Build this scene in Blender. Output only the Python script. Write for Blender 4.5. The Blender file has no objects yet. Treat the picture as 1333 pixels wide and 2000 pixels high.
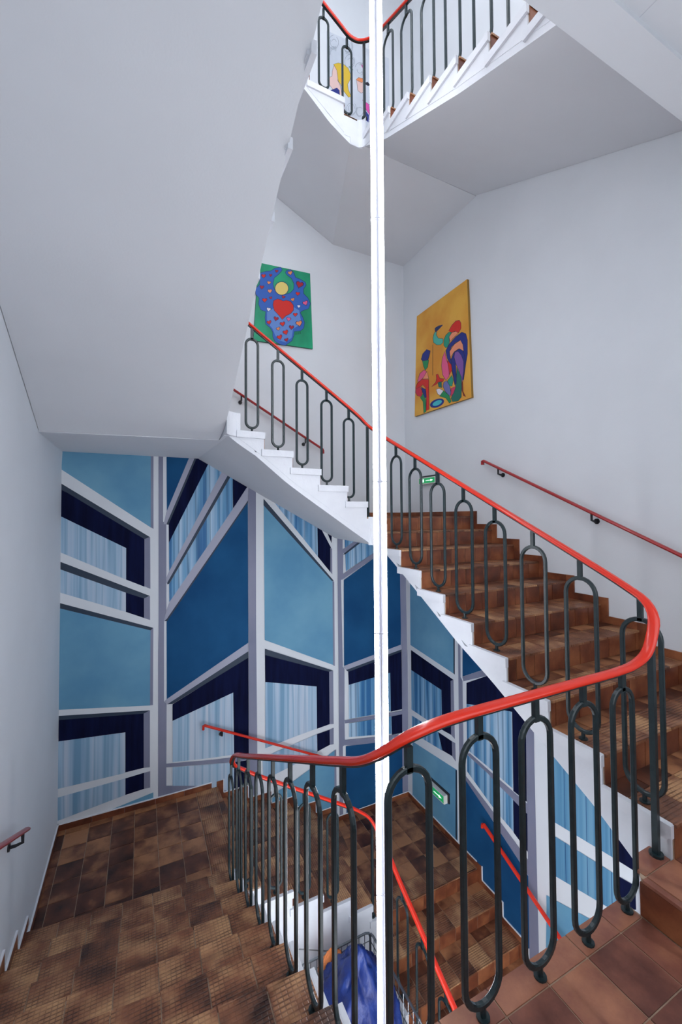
import bpy, bmesh, math, random
from mathutils import Vector, Matrix
from mathutils.geometry import tessellate_polygon

SC = bpy.context.scene
COL = SC.collection
random.seed(11)

# ------------------------------------------------------------------ camera
# eye level is z = 0; x runs along the mural wall, y towards it
YAW, PITCH, ROLL = 0.4505, 0.0262, -0.0061
fw = Vector((math.sin(YAW), math.cos(YAW), 0)); rt = Vector((math.cos(YAW), -math.sin(YAW), 0)); up = Vector((0, 0, 1))
f2 = fw * math.cos(PITCH) + up * math.sin(PITCH); u2 = up * math.cos(PITCH) - fw * math.sin(PITCH)
r2 = rt * math.cos(ROLL) + u2 * math.sin(ROLL); u3 = u2 * math.cos(ROLL) - rt * math.sin(ROLL)
cam_d = bpy.data.cameras.new('camera'); cam = bpy.data.objects.new('camera', cam_d); COL.objects.link(cam)
cam.matrix_world = Matrix(((r2.x, u3.x, -f2.x, 0), (r2.y, u3.y, -f2.y, 0), (r2.z, u3.z, -f2.z, 0), (0, 0, 0, 1)))
cam_d.sensor_fit = 'VERTICAL'; cam_d.sensor_height = 36.0; cam_d.sensor_width = 24.0
cam_d.lens = 803.99 / 2000 * 36.0
cam_d.shift_y = -(1000 - 988.67) / 2000
cam_d.clip_start = 0.02; cam_d.clip_end = 100
SC.camera = cam

# ------------------------------------------------------------------ light
world = bpy.data.worlds.new('world'); SC.world = world; world.use_nodes = True
world.node_tree.nodes['Background'].inputs[0].default_value = (0.75, 0.85, 1.0, 1)
world.node_tree.nodes['Background'].inputs[1].default_value = 0.3
def area_lamp(name, loc, rot, sx, sy, power, col=(1, 1, 1)):
    d = bpy.data.lights.new(name, 'AREA'); d.shape = 'RECTANGLE'; d.size = sx; d.size_y = sy; d.energy = power; d.color = col
    o = bpy.data.objects.new(name, d); COL.objects.link(o); o.location = loc; o.rotation_euler = rot
    return o
# added fill lamps against the windowless near wall, evening out the light
LAMPS = [area_lamp('near_fill_lamp', (1.5, -0.33, -3.7), (math.radians(90), 0, 0), 4.0, 2.4, 92, (0.90, 0.95, 1.0)),
         area_lamp('near_fill_lamp', (1.3, -0.33, 0.35), (math.radians(90), 0, 0), 3.6, 2.0, 36, (0.90, 0.95, 1.0)),
         area_lamp('near_fill_lamp', (1.3, -0.33, 4.7), (math.radians(90), 0, 0), 3.6, 2.4, 68, (0.90, 0.95, 1.0)),
         area_lamp('top_fill_lamp', (1.47, 2.5, 8.45), (0, 0, 0), 2.2, 2.4, 50, (0.88, 0.94, 1.0))]  # added fill from above; the ceiling is closed, no skylight in it
ROD_POWER = 29.0
SC.view_settings.view_transform = 'Standard'; SC.view_settings.look = 'None'
SC.view_settings.exposure = 0.0; SC.view_settings.gamma = 1.0
try: SC.view_settings.use_curve_mapping = False
except Exception: pass

# ------------------------------------------------------------------ helpers
def obj(name, me, mats=None, parent=None, **props):
    o = bpy.data.objects.new(name, me); COL.objects.link(o)
    if mats is not None and me is not None and not me.materials:
        for m in (mats if isinstance(mats, (list, tuple)) else [mats]): me.materials.append(m)
    if parent is not None: o.parent = parent
    for k, v in props.items(): o[k] = v
    return o
def thing(name, label, cat, group=None, loc=(0, 0, 0)):
    o = bpy.data.objects.new(name, None); COL.objects.link(o); o.location = loc; o.empty_display_size = .1
    o['label'] = label; o['category'] = cat
    if group: o['group'] = group
    return o
class MB:
    def __init__(s): s.v = []; s.f = []; s.m = []
    def add(s, vs, fs, m=0):
        b = len(s.v); s.v += [tuple(v) for v in vs]
        for f in fs: s.f.append(tuple(b + i for i in f)); s.m.append(m)
    def box(s, x0, x1, y0, y1, z0, z1, m=0):
        s.prism([(x0, y0), (x1, y0), (x1, y1), (x0, y1)], z0, z1, m)
    def prism(s, poly, z0, z1, m=0):
        """poly counter-clockwise in plan; z0/z1 number or list per vertex"""
        n = len(poly)
        a = sum(poly[i][0] * poly[(i + 1) % n][1] - poly[(i + 1) % n][0] * poly[i][1] for i in range(n))
        Z0 = list(z0) if isinstance(z0, (list, tuple)) else [z0] * n
        Z1 = list(z1) if isinstance(z1, (list, tuple)) else [z1] * n
        poly = list(poly)
        if a < 0: poly = poly[::-1]; Z0 = Z0[::-1]; Z1 = Z1[::-1]
        vs = [(p[0], p[1], z) for p, z in zip(poly, Z0)] + [(p[0], p[1], z) for p, z in zip(poly, Z1)]
        tri = tessellate_polygon([[Vector((p[0], p[1], 0)) for p in poly]]) if n > 4 else None
        if n <= 4: fs = [tuple(range(n))[::-1], tuple(range(n, 2 * n))]
        else:
            fs = []
            for t in tri:
                c = ((poly[t[1]][0] - poly[t[0]][0]) * (poly[t[2]][1] - poly[t[0]][1]) - (poly[t[2]][0] - poly[t[0]][0]) * (poly[t[1]][1] - poly[t[0]][1]))
                t = tuple(t) if c > 0 else tuple(t[::-1])
                fs += [t[::-1], tuple(n + i for i in t)]
        fs += [(i, (i + 1) % n, n + (i + 1) % n, n + i) for i in range(n)]
        s.add(vs, fs, m)
    def mesh(s, name='mesh', smooth=False):
        me = bpy.data.meshes.new(name); me.from_pydata(s.v, [], s.f); me.update()
        for p, m in zip(me.polygons, s.m): p.material_index = m
        if smooth:
            for p in me.polygons: p.use_smooth = True
        return me
    def sweep(s, pts, prof, closed=False, upv=(0, 0, 1), m=0, cap=True):
        """sweep 2D profile (side, up) along pts"""
        pts = [Vector(p) for p in pts]; n = len(pts); k = len(prof); vs = []
        U = Vector(upv)
        for i, p in enumerate(pts):
            a = pts[i - 1] if (i > 0 or closed) else pts[i]; b = pts[(i + 1) % n] if (i < n - 1 or closed) else pts[i]
            t = (b - a).normalized(); sd = t.cross(U)
            if sd.length < 1e-4: sd = Vector((1, 0, 0))
            sd.normalize(); uu = sd.cross(t).normalized()
            for q in prof: vs.append(p + sd * q[0] + uu * q[1])
        fs = []
        for i in range(n if closed else n - 1):
            j = (i + 1) % n
            for c in range(k):
                d = (c + 1) % k; fs.append((i * k + c, i * k + d, j * k + d, j * k + c))
        if cap and not closed: fs += [tuple(range(k))[::-1], tuple((n - 1) * k + c for c in range(k))]
        s.add(vs, fs, m)
def circ(r, n=8, rx=None): return [((rx or r) * math.cos(2 * math.pi * i / n), r * math.sin(2 * math.pi * i / n)) for i in range(n)]
def interp(tab, x):
    tab = sorted(tab)
    if x <= tab[0][0]: return tab[0][1]
    for (a, za), (b, zb) in zip(tab, tab[1:]):
        if x <= b: return za + (zb - za) * (x - a) / (b - a)
    return tab[-1][1]
def spline(P, step=.03):
    P = [Vector(p) for p in P]; out = []
    for i in range(len(P) - 1):
        p0 = P[max(i - 1, 0)]; p1 = P[i]; p2 = P[i + 1]; p3 = P[min(i + 2, len(P) - 1)]
        L = (p2 - p1).length; n = max(1, int(L / step)) if L < .45 else max(2, int(L / .12))
        # centripetal tangents
        d1 = (p2 - p0) / max((p2 - p0).length, 1e-6) * L; d2 = (p3 - p1) / max((p3 - p1).length, 1e-6) * L
        for k in range(n):
            t = k / n; out.append(p1 * (2 * t**3 - 3 * t**2 + 1) + d1 * (t**3 - 2 * t**2 + t) + p2 * (-2 * t**3 + 3 * t**2) + d2 * (t**3 - t**2))
    out.append(P[-1]); return out

# ------------------------------------------------------------------ materials
def mat(name, col, rough=.5, metal=0, spec=.5, emis=None, estr=0, coat=0):
    m = bpy.data.materials.new(name); m.use_nodes = True; b = m.node_tree.nodes['Principled BSDF']
    b.inputs['Base Color'].default_value = (*col, 1); b.inputs['Roughness'].default_value = rough
    b.inputs['Metallic'].default_value = metal; b.inputs['Specular IOR Level'].default_value = spec
    if coat: b.inputs['Coat Weight'].default_value = coat; b.inputs['Coat Roughness'].default_value = .15
    if emis: b.inputs['Emission Color'].default_value = (*emis, 1); b.inputs['Emission Strength'].default_value = estr
    return m
def nd(m, t, **kw):
    n = m.node_tree.nodes.new(t)
    for k, v in kw.items():
        if k in n.inputs.keys(): n.inputs[k].default_value = v
        else: setattr(n, k, v)
    return n
def lk(m, a, b): m.node_tree.links.new(a, b)
def srgb(r, g, b):
    f = lambda c: (c / 255 / 12.92) if c / 255 <= .04045 else ((c / 255 + .055) / 1.055) ** 2.4
    return (f(r), f(g), f(b))
def noisy(name, c1, c2, scale=3, rough=.6, bump=0, bscale=60, detail=4, stretch=None, **kw):
    m = mat(name, c1, rough, **kw); b = m.node_tree.nodes['Principled BSDF']
    tc = nd(m, 'ShaderNodeTexCoord'); src = tc.outputs['Object']
    if stretch:
        mp = nd(m, 'ShaderNodeMapping'); mp.inputs['Scale'].default_value = stretch; lk(m, src, mp.inputs[0]); src = mp.outputs[0]
    n = nd(m, 'ShaderNodeTexNoise', Scale=scale, Detail=detail); lk(m, src, n.inputs['Vector'])
    r = nd(m, 'ShaderNodeValToRGB'); r.color_ramp.elements[0].position = .35; r.color_ramp.elements[1].position = .65
    r.color_ramp.elements[0].color = (*c1, 1); r.color_ramp.elements[1].color = (*c2, 1)
    lk(m, n.outputs[0], r.inputs[0]); lk(m, r.outputs[0], b.inputs['Base Color'])
    if bump:
        n2 = nd(m, 'ShaderNodeTexNoise', Scale=bscale, Detail=3.0); lk(m, tc.outputs['Object'], n2.inputs['Vector'])
        bp = nd(m, 'ShaderNodeBump', Strength=bump, Distance=.01); lk(m, n2.outputs[0], bp.inputs['Height']); lk(m, bp.outputs[0], b.inputs['Normal'])
    return m
M = {}
M['plaster'] = noisy('plaster', srgb(224, 228, 233), srgb(228, 232, 237), 1.5, .75, .06, 120)
M['slab'] = noisy('slab_paint', srgb(214, 217, 224), srgb(222, 225, 231), 4, .55, .12, 45)
M['soffit'] = noisy('soffit_paint', srgb(220, 223, 228), srgb(224, 227, 232), 1.2, .8, .05, 90)
M['line'] = mat('white_line', srgb(235, 237, 242), .5)
M['grout'] = noisy('grout', srgb(152, 128, 108), srgb(178, 154, 132), 20, .8)
M['red'] = mat('red_rail', srgb(226, 46, 20), .26, coat=.25)
M['dred'] = mat('dark_red_rail', srgb(168, 30, 34), .3, coat=.4)
M['steel'] = noisy('dark_green_steel', srgb(24, 40, 44), srgb(34, 50, 54), 30, .32, .05, 80)
M['black'] = mat('black_steel', srgb(26, 28, 34), .4)
M['wire'] = mat('chrome_wire', srgb(120, 125, 130), .3, metal=.8)
M['alu'] = mat('aluminium', srgb(190, 192, 205), .35, metal=.3)
M['tube'] = mat('lit_tube', (1, 1, 1), .5, emis=(.93, .95, 1.0), estr=ROD_POWER)
M['trim'] = mat('grey_plastic', srgb(205, 205, 205), .5)

def tile_mat(name, dark, mid, lite, groove=None, rough=.38, rnd=.62):
    m = mat(name, mid, rough); b = m.node_tree.nodes['Principled BSDF']
    oi = nd(m, 'ShaderNodeObjectInfo'); tc = nd(m, 'ShaderNodeTexCoord'); geo = nd(m, 'ShaderNodeNewGeometry')
    off = nd(m, 'ShaderNodeVectorMath', operation='SCALE'); off.inputs['Scale'].default_value = 37.0
    cmb = nd(m, 'ShaderNodeCombineXYZ'); lk(m, oi.outputs['Random'], cmb.inputs[0]); lk(m, oi.outputs['Random'], cmb.inputs[2])
    lk(m, cmb.outputs[0], off.inputs[0])
    add = nd(m, 'ShaderNodeVectorMath', operation='ADD'); lk(m, geo.outputs['Position'], add.inputs[0]); lk(m, off.outputs[0], add.inputs[1])
    n1 = nd(m, 'ShaderNodeTexNoise', Scale=5.0, Detail=2.0); lk(m, add.outputs[0], n1.inputs['Vector'])
    n2 = nd(m, 'ShaderNodeTexNoise', Scale=45.0, Detail=4.0, Roughness=.7); lk(m, add.outputs[0], n2.inputs['Vector'])
    a1 = nd(m, 'ShaderNodeMath', operation='MULTIPLY_ADD'); a1.inputs[1].default_value = 1.7; a1.inputs[2].default_value = -.72 + (.62 - rnd) * .5
    lk(m, n1.outputs[0], a1.inputs[0])
    a2 = nd(m, 'ShaderNodeMath', operation='MULTIPLY_ADD'); a2.inputs[1].default_value = rnd; lk(m, oi.outputs['Random'], a2.inputs[0]); lk(m, a1.outputs[0], a2.inputs[2])
    a3 = nd(m, 'ShaderNodeMath', operation='MULTIPLY_ADD'); a3.inputs[1].default_value = .35; lk(m, n2.outputs[0], a3.inputs[0]); lk(m, a2.outputs[0], a3.inputs[2])
    r = nd(m, 'ShaderNodeValToRGB'); e = r.color_ramp.elements
    e[0].position = .1; e[0].color = (*dark, 1); e[1].position = 1.0; e[1].color = (*lite, 1)
    x = e.new(.55); x.color = (*mid, 1)
    lk(m, a3.outputs[0], r.inputs[0]); col = r.outputs[0]
    bp = nd(m, 'ShaderNodeBump', Strength=.12, Distance=.004); lk(m, n2.outputs[0], bp.inputs['Height']); nrm = bp.outputs[0]
    if groove:
        # fine anti-slip grid pressed into the tile: ribs along the nosing, lighter cross lines
        sx = nd(m, 'ShaderNodeSeparateXYZ'); lk(m, geo.outputs['Position'], sx.inputs[0])
        def wave(sock, per, p):
            a = nd(m, 'ShaderNodeMath', operation='MULTIPLY'); a.inputs[1].default_value = 2 * math.pi / per; lk(m, sock, a.inputs[0])
            s_ = nd(m, 'ShaderNodeMath', operation='SINE'); lk(m, a.outputs[0], s_.inputs[0])
            g = nd(m, 'ShaderNodeMapRange'); g.inputs[1].default_value = p; g.inputs[2].default_value = 1.0; lk(m, s_.outputs[0], g.inputs[0]); return g.outputs[0]
        w1 = wave(sx.outputs['Y' if groove == 'y' else 'X'], .0205, .2); w2 = wave(sx.outputs['X' if groove == 'y' else 'Y'], .026, .6)
        ms = nd(m, 'ShaderNodeMath', operation='MULTIPLY'); ms.inputs[1].default_value = .6; lk(m, w2, ms.inputs[0])
        mx = nd(m, 'ShaderNodeMath', operation='MAXIMUM'); lk(m, w1, mx.inputs[0]); lk(m, ms.outputs[0], mx.inputs[1])
        mixc = nd(m, 'ShaderNodeMixRGB', blend_type='MULTIPLY'); mixc.inputs[2].default_value = (.34, .29, .27, 1)
        n3 = nd(m, 'ShaderNodeTexNoise', Scale=9.0, Detail=2.0); lk(m, add.outputs[0], n3.inputs['Vector'])
        wr = nd(m, 'ShaderNodeMapRange'); wr.inputs[1].default_value = .36; wr.inputs[2].default_value = .62; wr.inputs[3].default_value = .25; lk(m, n3.outputs[0], wr.inputs[0])
        mw = nd(m, 'ShaderNodeMath', operation='MULTIPLY'); lk(m, mx.outputs[0], mw.inputs[0]); lk(m, wr.outputs[0], mw.inputs[1]); mx = mw
        lk(m, mx.outputs[0], mixc.inputs[0]); lk(m, col, mixc.inputs[1]); col = mixc.outputs[0]
        inv = nd(m, 'ShaderNodeMath', operation='SUBTRACT'); inv.inputs[0].default_value = 1; lk(m, mx.outputs[0], inv.inputs[1])
        b2 = nd(m, 'ShaderNodeBump', Strength=.8, Distance=.003); lk(m, inv.outputs[0], b2.inputs['Height']); lk(m, nrm, b2.inputs['Normal']); nrm = b2.outputs[0]
    lk(m, col, b.inputs['Base Color']); lk(m, nrm, b.inputs['Normal'])
    return m
TD, TM, TL = srgb(54, 31, 25), srgb(106, 62, 44), srgb(176, 122, 84)
M['tile'] = tile_mat('brown_tile', TD, TM, TL)
M['tile_red'] = tile_mat('reddish_tile', srgb(96, 54, 44), srgb(136, 84, 68), srgb(172, 116, 88))
M['tile_gx'] = tile_mat('grooved_tile_a', srgb(74, 46, 35), srgb(144, 93, 65), srgb(204, 156, 112), 'x', rnd=.4)
M['tile_gy'] = tile_mat('grooved_tile_b', srgb(74, 46, 35), srgb(144, 93, 65), srgb(204, 156, 112), 'y', rnd=.4)
M['tile_riser'] = tile_mat('riser_tile', srgb(72, 38, 29), srgb(118, 64, 43), srgb(158, 98, 64), None, .3, rnd=.3)
MURAL_BACK = [
 ('lb', [(-0.794,0.753),(0.094,0.748),(0.099,-0.115),(-0.802,0.541)]),
 ('gy', [(0.09,0.748),(0.119,0.75),(0.124,-0.129),(0.094,-0.108)]),
 ('nv', [(-0.803,0.387),(0.086,-0.225),(0.027,-0.244),(0.03,-0.808),(-0.162,-0.711),(-0.804,-0.368)]),
 ('dk', [(-0.803,0.387),(0.086,-0.225),(0.027,-0.247),(-0.746,0.286),(-0.803,0.317)]),
 ('cu', [(-0.805,0.027),(-0.164,-0.346),(-0.162,-0.711),(-0.804,-0.368)]),
 ('gy', [(0.027,-0.247),(0.088,-0.225),(0.094,-0.838),(0.03,-0.804)]),
 ('nv', [(-0.164,-0.857),(0.085,-0.92),(0.027,-0.944),(0.028,-1.174),(-0.162,-1.083)]),
 ('dk', [(-0.806,-0.469),(0.088,-0.92),(0.027,-0.946),(-0.164,-0.861),(-0.805,-0.552)]),
 ('cu', [(-0.805,-0.552),(-0.164,-0.861),(-0.162,-1.083),(-0.806,-0.804)]),
 ('gy', [(0.027,-0.946),(0.09,-0.922),(0.093,-1.205),(0.028,-1.174)]),
 ('dk', [(-0.808,-0.917),(0.126,-1.3),(0.098,-1.33),(-0.807,-0.975)]),
 ('lb', [(-0.807,-0.975),(0.098,-1.327),(0.098,-2.205),(-0.801,-2.069)]),
 ('gy', [(0.098,-1.327),(0.128,-1.299),(0.129,-2.206),(0.097,-2.203)]),
 ('nv', [(-0.807,-2.165),(0.031,-2.28),(0.035,-2.91),(-0.155,-2.911),(-0.158,-2.457),(-0.804,-2.407)]),
 ('dk', [(-0.807,-2.133),(0.097,-2.261),(0.031,-2.284),(-0.807,-2.178)]),
 ('gy', [(0.031,-2.284),(0.097,-2.261),(0.1,-2.92),(0.035,-2.91)]),
 ('cu', [(-0.807,-2.406),(-0.158,-2.458),(-0.155,-2.917),(-0.802,-2.911)]),
 ('cu', [(-0.801,-3.002),(-0.154,-2.978),(-0.153,-3.165),(-0.798,-3.249)]),
 ('nv', [(-0.154,-2.978),(0.038,-2.967),(0.039,-3.152),(-0.153,-3.165)]),
 ('gy', [(0.038,-2.967),(0.103,-2.966),(0.104,-3.155),(0.039,-3.152)]),
 ('lb', [(-0.489,-3.316),(0.139,-3.22),(0.14,-3.423),(-0.488,-3.446)]),
 ('gy', [(0.174,0.747),(0.225,0.75),(0.229,-0.042),(0.265,-0.076),(0.268,-0.697),(0.27,-1.106),(0.245,-1.235),(0.249,-2.185),(0.278,-2.226),(0.278,-2.918),(0.281,-3.458),(0.191,-3.431),(0.182,-1.597),(0.185,-1.391)]),
 ('mb', [(0.263,0.746),(0.52,0.742),(0.27,0.058)]),
 ('lg', [(0.52,0.742),(0.587,0.743),(0.286,-0.07),(0.234,-0.075),(0.264,0.069)]),
 ('dk', [(0.585,0.743),(0.611,0.745),(0.311,-0.031),(0.291,-0.081),(0.265,-0.078)]),
 ('nv', [(0.609,0.745),(0.639,0.749),(0.756,0.693),(0.294,-0.305),(0.291,-0.076)]),
 ('cb', [(0.756,0.693),(0.935,0.596),(0.299,-0.661),(0.294,-0.299)]),
 ('lg', [(0.921,0.595),(1.002,0.554),(0.289,-0.776),(0.268,-0.786),(0.265,-0.725),(0.298,-0.644)]),
 ('dk', [(0.997,0.554),(1.029,0.532),(0.299,-0.794),(0.277,-0.798),(0.278,-0.778)]),
 ('cb', [(1.029,0.532),(1.055,0.529),(1.055,0.111),(0.303,-1.032),(0.299,-0.799)]),
 ('nv', [(1.055,0.529),(1.25,0.411),(1.059,0.117)]),
 ('lg', [(1.25,0.415),(1.259,0.22),(0.281,-1.217),(0.248,-1.234),(0.268,-1.117),(0.305,-1.01),(1.059,0.114)]),
 ('mb', [(1.252,0.208),(1.257,-1.63),(0.28,-2.165),(0.273,-1.239)]),
 ('dk', [(1.253,0.226),(1.255,0.2),(0.281,-1.237),(0.248,-1.236),(0.275,-1.211)]),
 ('lg', [(1.257,-1.63),(1.257,-1.74),(0.321,-2.221),(0.28,-2.226),(0.252,-2.183),(0.28,-2.164)]),
 ('nv', [(1.257,-1.815),(1.262,-3.052),(1.073,-3.016),(1.063,-2.235),(0.344,-2.436),(0.344,-2.239)]),
 ('dk', [(1.257,-1.74),(1.257,-1.823),(0.383,-2.217),(0.343,-2.234),(0.285,-2.227)]),
 ('cu', [(0.344,-2.436),(1.063,-2.235),(1.075,-3.019),(0.814,-2.99),(0.346,-2.925)]),
 ('gy', [(0.278,-2.924),(0.814,-3.015),(1.264,-3.076),(1.276,-3.132),(1.075,-3.113),(0.278,-2.967)]),
 ('cu', [(0.345,-2.985),(1.075,-3.115),(1.076,-3.485),(0.661,-3.292),(0.346,-3.205)]),
 ('nv', [(1.075,-3.115),(1.262,-3.134),(1.261,-3.644),(1.076,-3.531)]),
 ('gy', [(0.279,-3.183),(0.661,-3.292),(1.076,-3.485),(1.264,-3.586),(1.264,-4.111),(0.282,-3.781)]),
 ('gy', [(1.256,0.409),(1.357,0.356),(1.359,-1.41),(1.375,-3.146),(1.384,-4.152),(1.264,-4.111),(1.262,-3.058)]),
 ('lb', [(1.464,0.182),(2.474,-0.921),(2.472,-2.112),(1.475,-1.624)]),
 ('dk', [(1.462,0.25),(2.491,-0.919),(2.455,-0.914),(1.461,0.163)]),
 ('cb', [(1.592,0.222),(2.24,-0.142),(2.242,-0.559)]),
 ('nv', [(2.237,-0.142),(2.291,-0.162),(2.447,-0.438),(2.434,-0.788),(2.242,-0.559)]),
 ('gy', [(2.436,-0.438),(2.464,-0.455),(2.464,-0.821),(2.434,-0.788)]),
 ('nv', [(2.385,-0.216),(2.459,-0.248),(2.455,-0.376)]),
 ('gy', [(2.467,-0.915),(2.494,-0.928),(2.496,-2.13),(2.469,-2.115)]),
 ('nv', [(1.477,-1.799),(2.407,-2.191),(2.41,-2.932),(2.216,-2.952),(2.214,-2.368),(1.481,-2.175)]),
 ('dk', [(1.477,-1.739),(2.47,-2.19),(2.407,-2.196),(1.477,-1.821)]),
 ('gy', [(2.407,-2.196),(2.47,-2.19),(2.473,-2.942),(2.41,-2.932)]),
 ('cu', [(1.481,-2.175),(2.214,-2.368),(2.216,-2.948),(1.88,-2.985),(1.48,-3.039)]),
 ('nv', [(2.218,-3.025),(2.409,-3.009),(2.411,-3.22),(2.221,-3.266)]),
 ('gy', [(2.409,-3.009),(2.472,-2.996),(2.471,-3.225),(2.411,-3.22)]),
 ('cu', [(1.441,-3.15),(2.215,-3.027),(2.22,-3.283),(1.837,-3.366),(1.453,-3.445)]),
 ('lb', [(2.485,-3.316),(2.478,-4.452),(1.414,-4.099),(1.415,-3.705),(1.85,-3.583)]),
 ('gy', [(2.482,-3.315),(2.51,-3.311),(2.512,-3.807),(2.531,-4.469),(2.475,-4.451)]),
 ('gy', [(2.547,-0.264),(2.633,-0.266),(2.631,-0.466),(2.642,-0.543),(2.637,-0.815),(2.613,-0.896),(2.602,-0.919),(2.624,-2.141),(2.62,-2.153),(2.65,-2.2),(2.645,-2.946),(2.65,-3.275),(2.616,-3.294),(2.614,-4.497),(2.558,-4.478),(2.554,-2.109)]),
 ('cb', [(2.665,-0.27),(2.941,-0.286),(2.883,-0.318),(2.669,-0.458)]),
 ('gy', [(2.941,-0.286),(3.04,-0.289),(2.658,-0.53),(2.628,-0.528),(2.632,-0.47),(2.679,-0.445)]),
 ('dk', [(2.998,-0.301),(3.061,-0.303),(2.683,-0.54),(2.638,-0.551),(2.663,-0.525)]),
 ('cb', [(3.056,-0.303),(3.431,-0.313),(3.319,-0.46),(2.681,-0.79),(2.673,-0.548)]),
 ('gy', [(3.319,-0.451),(3.543,-0.344),(3.634,-0.357),(2.621,-0.911),(2.598,-0.905),(2.631,-0.831)]),
 ('mb', [(3.646,-0.343),(3.626,-1.985),(3.64,-1.986),(2.642,-2.158),(2.647,-0.917)]),
 ('lg', [(2.642,-2.152),(3.64,-1.981),(3.64,-2.058),(2.677,-2.215),(2.637,-2.176)]),
 ('nv', [(2.709,-2.235),(3.636,-2.058),(3.638,-2.974),(3.428,-2.968),(3.426,-2.38),(2.716,-2.436)]),
 ('dk', [(2.672,-2.215),(3.636,-2.058),(3.635,-2.093),(2.712,-2.247)]),
 ('cb', [(2.716,-2.436),(3.426,-2.38),(3.432,-2.954),(3.147,-2.95),(2.715,-2.924)]),
 ('gy', [(2.644,-2.929),(3.638,-2.997),(3.643,-3.054),(2.65,-2.973)]),
 ('cb', [(2.715,-2.987),(3.438,-3.041),(3.443,-3.302),(2.713,-3.181)]),
 ('nv', [(3.44,-3.042),(3.641,-3.051),(3.647,-3.334),(3.446,-3.318)]),
 ('gy', [(2.649,-3.208),(3.161,-3.286),(3.646,-3.349),(3.651,-3.449),(3.16,-3.391),(2.629,-3.28)]),
 ('mb', [(2.661,-3.299),(3.645,-3.436),(3.64,-4.506),(2.668,-4.487)]),
 ('gy', [(3.62,-0.784),(3.733,-0.79),(3.739,-2.173),(3.752,-2.002),(3.732,-4.534),(3.629,-4.503),(3.64,-1.994),(3.631,-2.032)]),
]
MURAL_RIGHT = [
 ('lb', [(5.304,-0.781),(4.299,-1.314),(4.311,-2.094),(5.311,-1.983)]),
 ('dk', [(4.324,-1.309),(4.296,-1.314),(4.311,-2.097),(4.336,-2.092)]),
 ('nv', [(5.296,-2.055),(4.341,-2.175),(4.395,-2.21),(4.399,-2.926),(4.582,-2.944),(4.589,-2.401),(5.297,-2.36)]),
 ('cb', [(5.297,-2.36),(4.589,-2.401),(4.582,-2.944),(5.302,-2.962)]),
 ('gy', [(4.395,-2.21),(4.337,-2.171),(4.325,-2.946),(4.399,-2.926)]),
 ('cb', [(5.296,-3.05),(4.658,-3.013),(4.577,-3.226),(5.293,-3.306)]),
 ('nv', [(4.669,-3.011),(4.38,-3.003),(4.374,-3.197),(4.583,-3.222)]),
 ('gy', [(4.386,-3.002),(4.318,-2.995),(4.313,-3.234),(4.38,-3.2)]),
 ('lb', [(5.282,-3.436),(4.29,-3.33),(4.296,-4.614),(5.317,-5.381)]),
 ('dk', [(4.32,-3.342),(4.291,-3.337),(4.309,-4.279),(4.339,-4.299)]),
 ('gy', [(4.24,-1.558),(4.192,-1.545),(4.199,-2.087),(4.164,-2.129),(4.162,-2.941),(4.131,-2.966),(4.18,-3.229),(4.187,-3.297),(4.178,-3.356),(4.192,-4.091),(4.247,-4.129),(4.244,-2.72)]),
 ('mb', [(4.153,-1.536),(3.551,-1.685),(3.552,-1.763),(3.84,-1.889),(4.163,-2.072)]),
 ('gy', [(4.166,-2.077),(3.763,-1.847),(3.552,-1.744),(3.314,-1.844),(3.758,-1.926),(4.146,-2.126)]),
 ('nv', [(4.092,-2.128),(3.758,-1.929),(3.43,-1.771),(3.186,-1.853),(3.196,-3.074),(3.374,-3.062),(3.374,-2.193),(3.772,-2.294),(4.097,-2.394)]),
 ('cb', [(4.097,-2.394),(3.772,-2.294),(3.38,-2.195),(3.38,-3.042),(3.746,-2.997),(4.056,-2.971),(4.098,-2.963)]),
 ('gy', [(4.123,-3.03),(4.047,-2.991),(3.745,-3.028),(3.299,-3.079),(3.184,-3.09),(3.186,-3.194),(3.301,-3.18),(3.662,-3.11),(4.093,-3.03)]),
 ('cb', [(4.1,-3.034),(3.746,-3.078),(3.662,-3.11),(3.379,-3.158),(3.38,-3.513),(3.636,-3.445),(3.74,-3.403),(4.105,-3.243)]),
 ('nv', [(3.379,-3.163),(3.301,-3.18),(3.192,-3.197),(3.195,-3.599),(3.38,-3.52)]),
 ('gy', [(4.175,-3.297),(3.734,-3.457),(3.294,-3.638),(3.191,-3.68),(3.19,-3.847),(3.297,-3.785),(3.736,-3.557),(4.183,-3.35)]),
 ('mb', [(4.145,-3.361),(3.736,-3.562),(3.297,-3.787),(3.184,-3.856),(3.174,-4.588),(3.53,-4.915),(3.854,-4.714),(4.155,-4.247)]),
 ('gy', [(3.186,-1.853),(3.086,-1.887),(3.09,-2.558),(3.086,-3.342),(3.075,-4.666),(3.195,-4.78),(3.194,-4.061),(3.19,-2.789)]),
 ('pl', [(2.934,-2.221),(2.251,-2.483),(2.253,-3.0),(2.911,-3.078),(2.93,-2.451)]),
 ('nv', [(2.251,-2.483),(2.053,-2.551),(2.063,-2.983),(2.253,-3.001)]),
 ('pl', [(2.911,-3.216),(2.258,-3.133),(2.256,-3.419),(2.348,-3.475),(2.901,-3.611)]),
 ('nv', [(2.258,-3.133),(2.066,-3.098),(2.07,-3.264),(2.256,-3.419)]),
 ('lb', [(2.97,-3.871),(2.901,-3.851),(2.496,-3.713),(2.077,-3.58),(2.083,-3.817),(3.001,-4.711)]),
 ('lb', [(2.974,-3.873),(2.902,-3.856),(2.923,-4.822),(2.98,-4.88)]),
]
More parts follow.
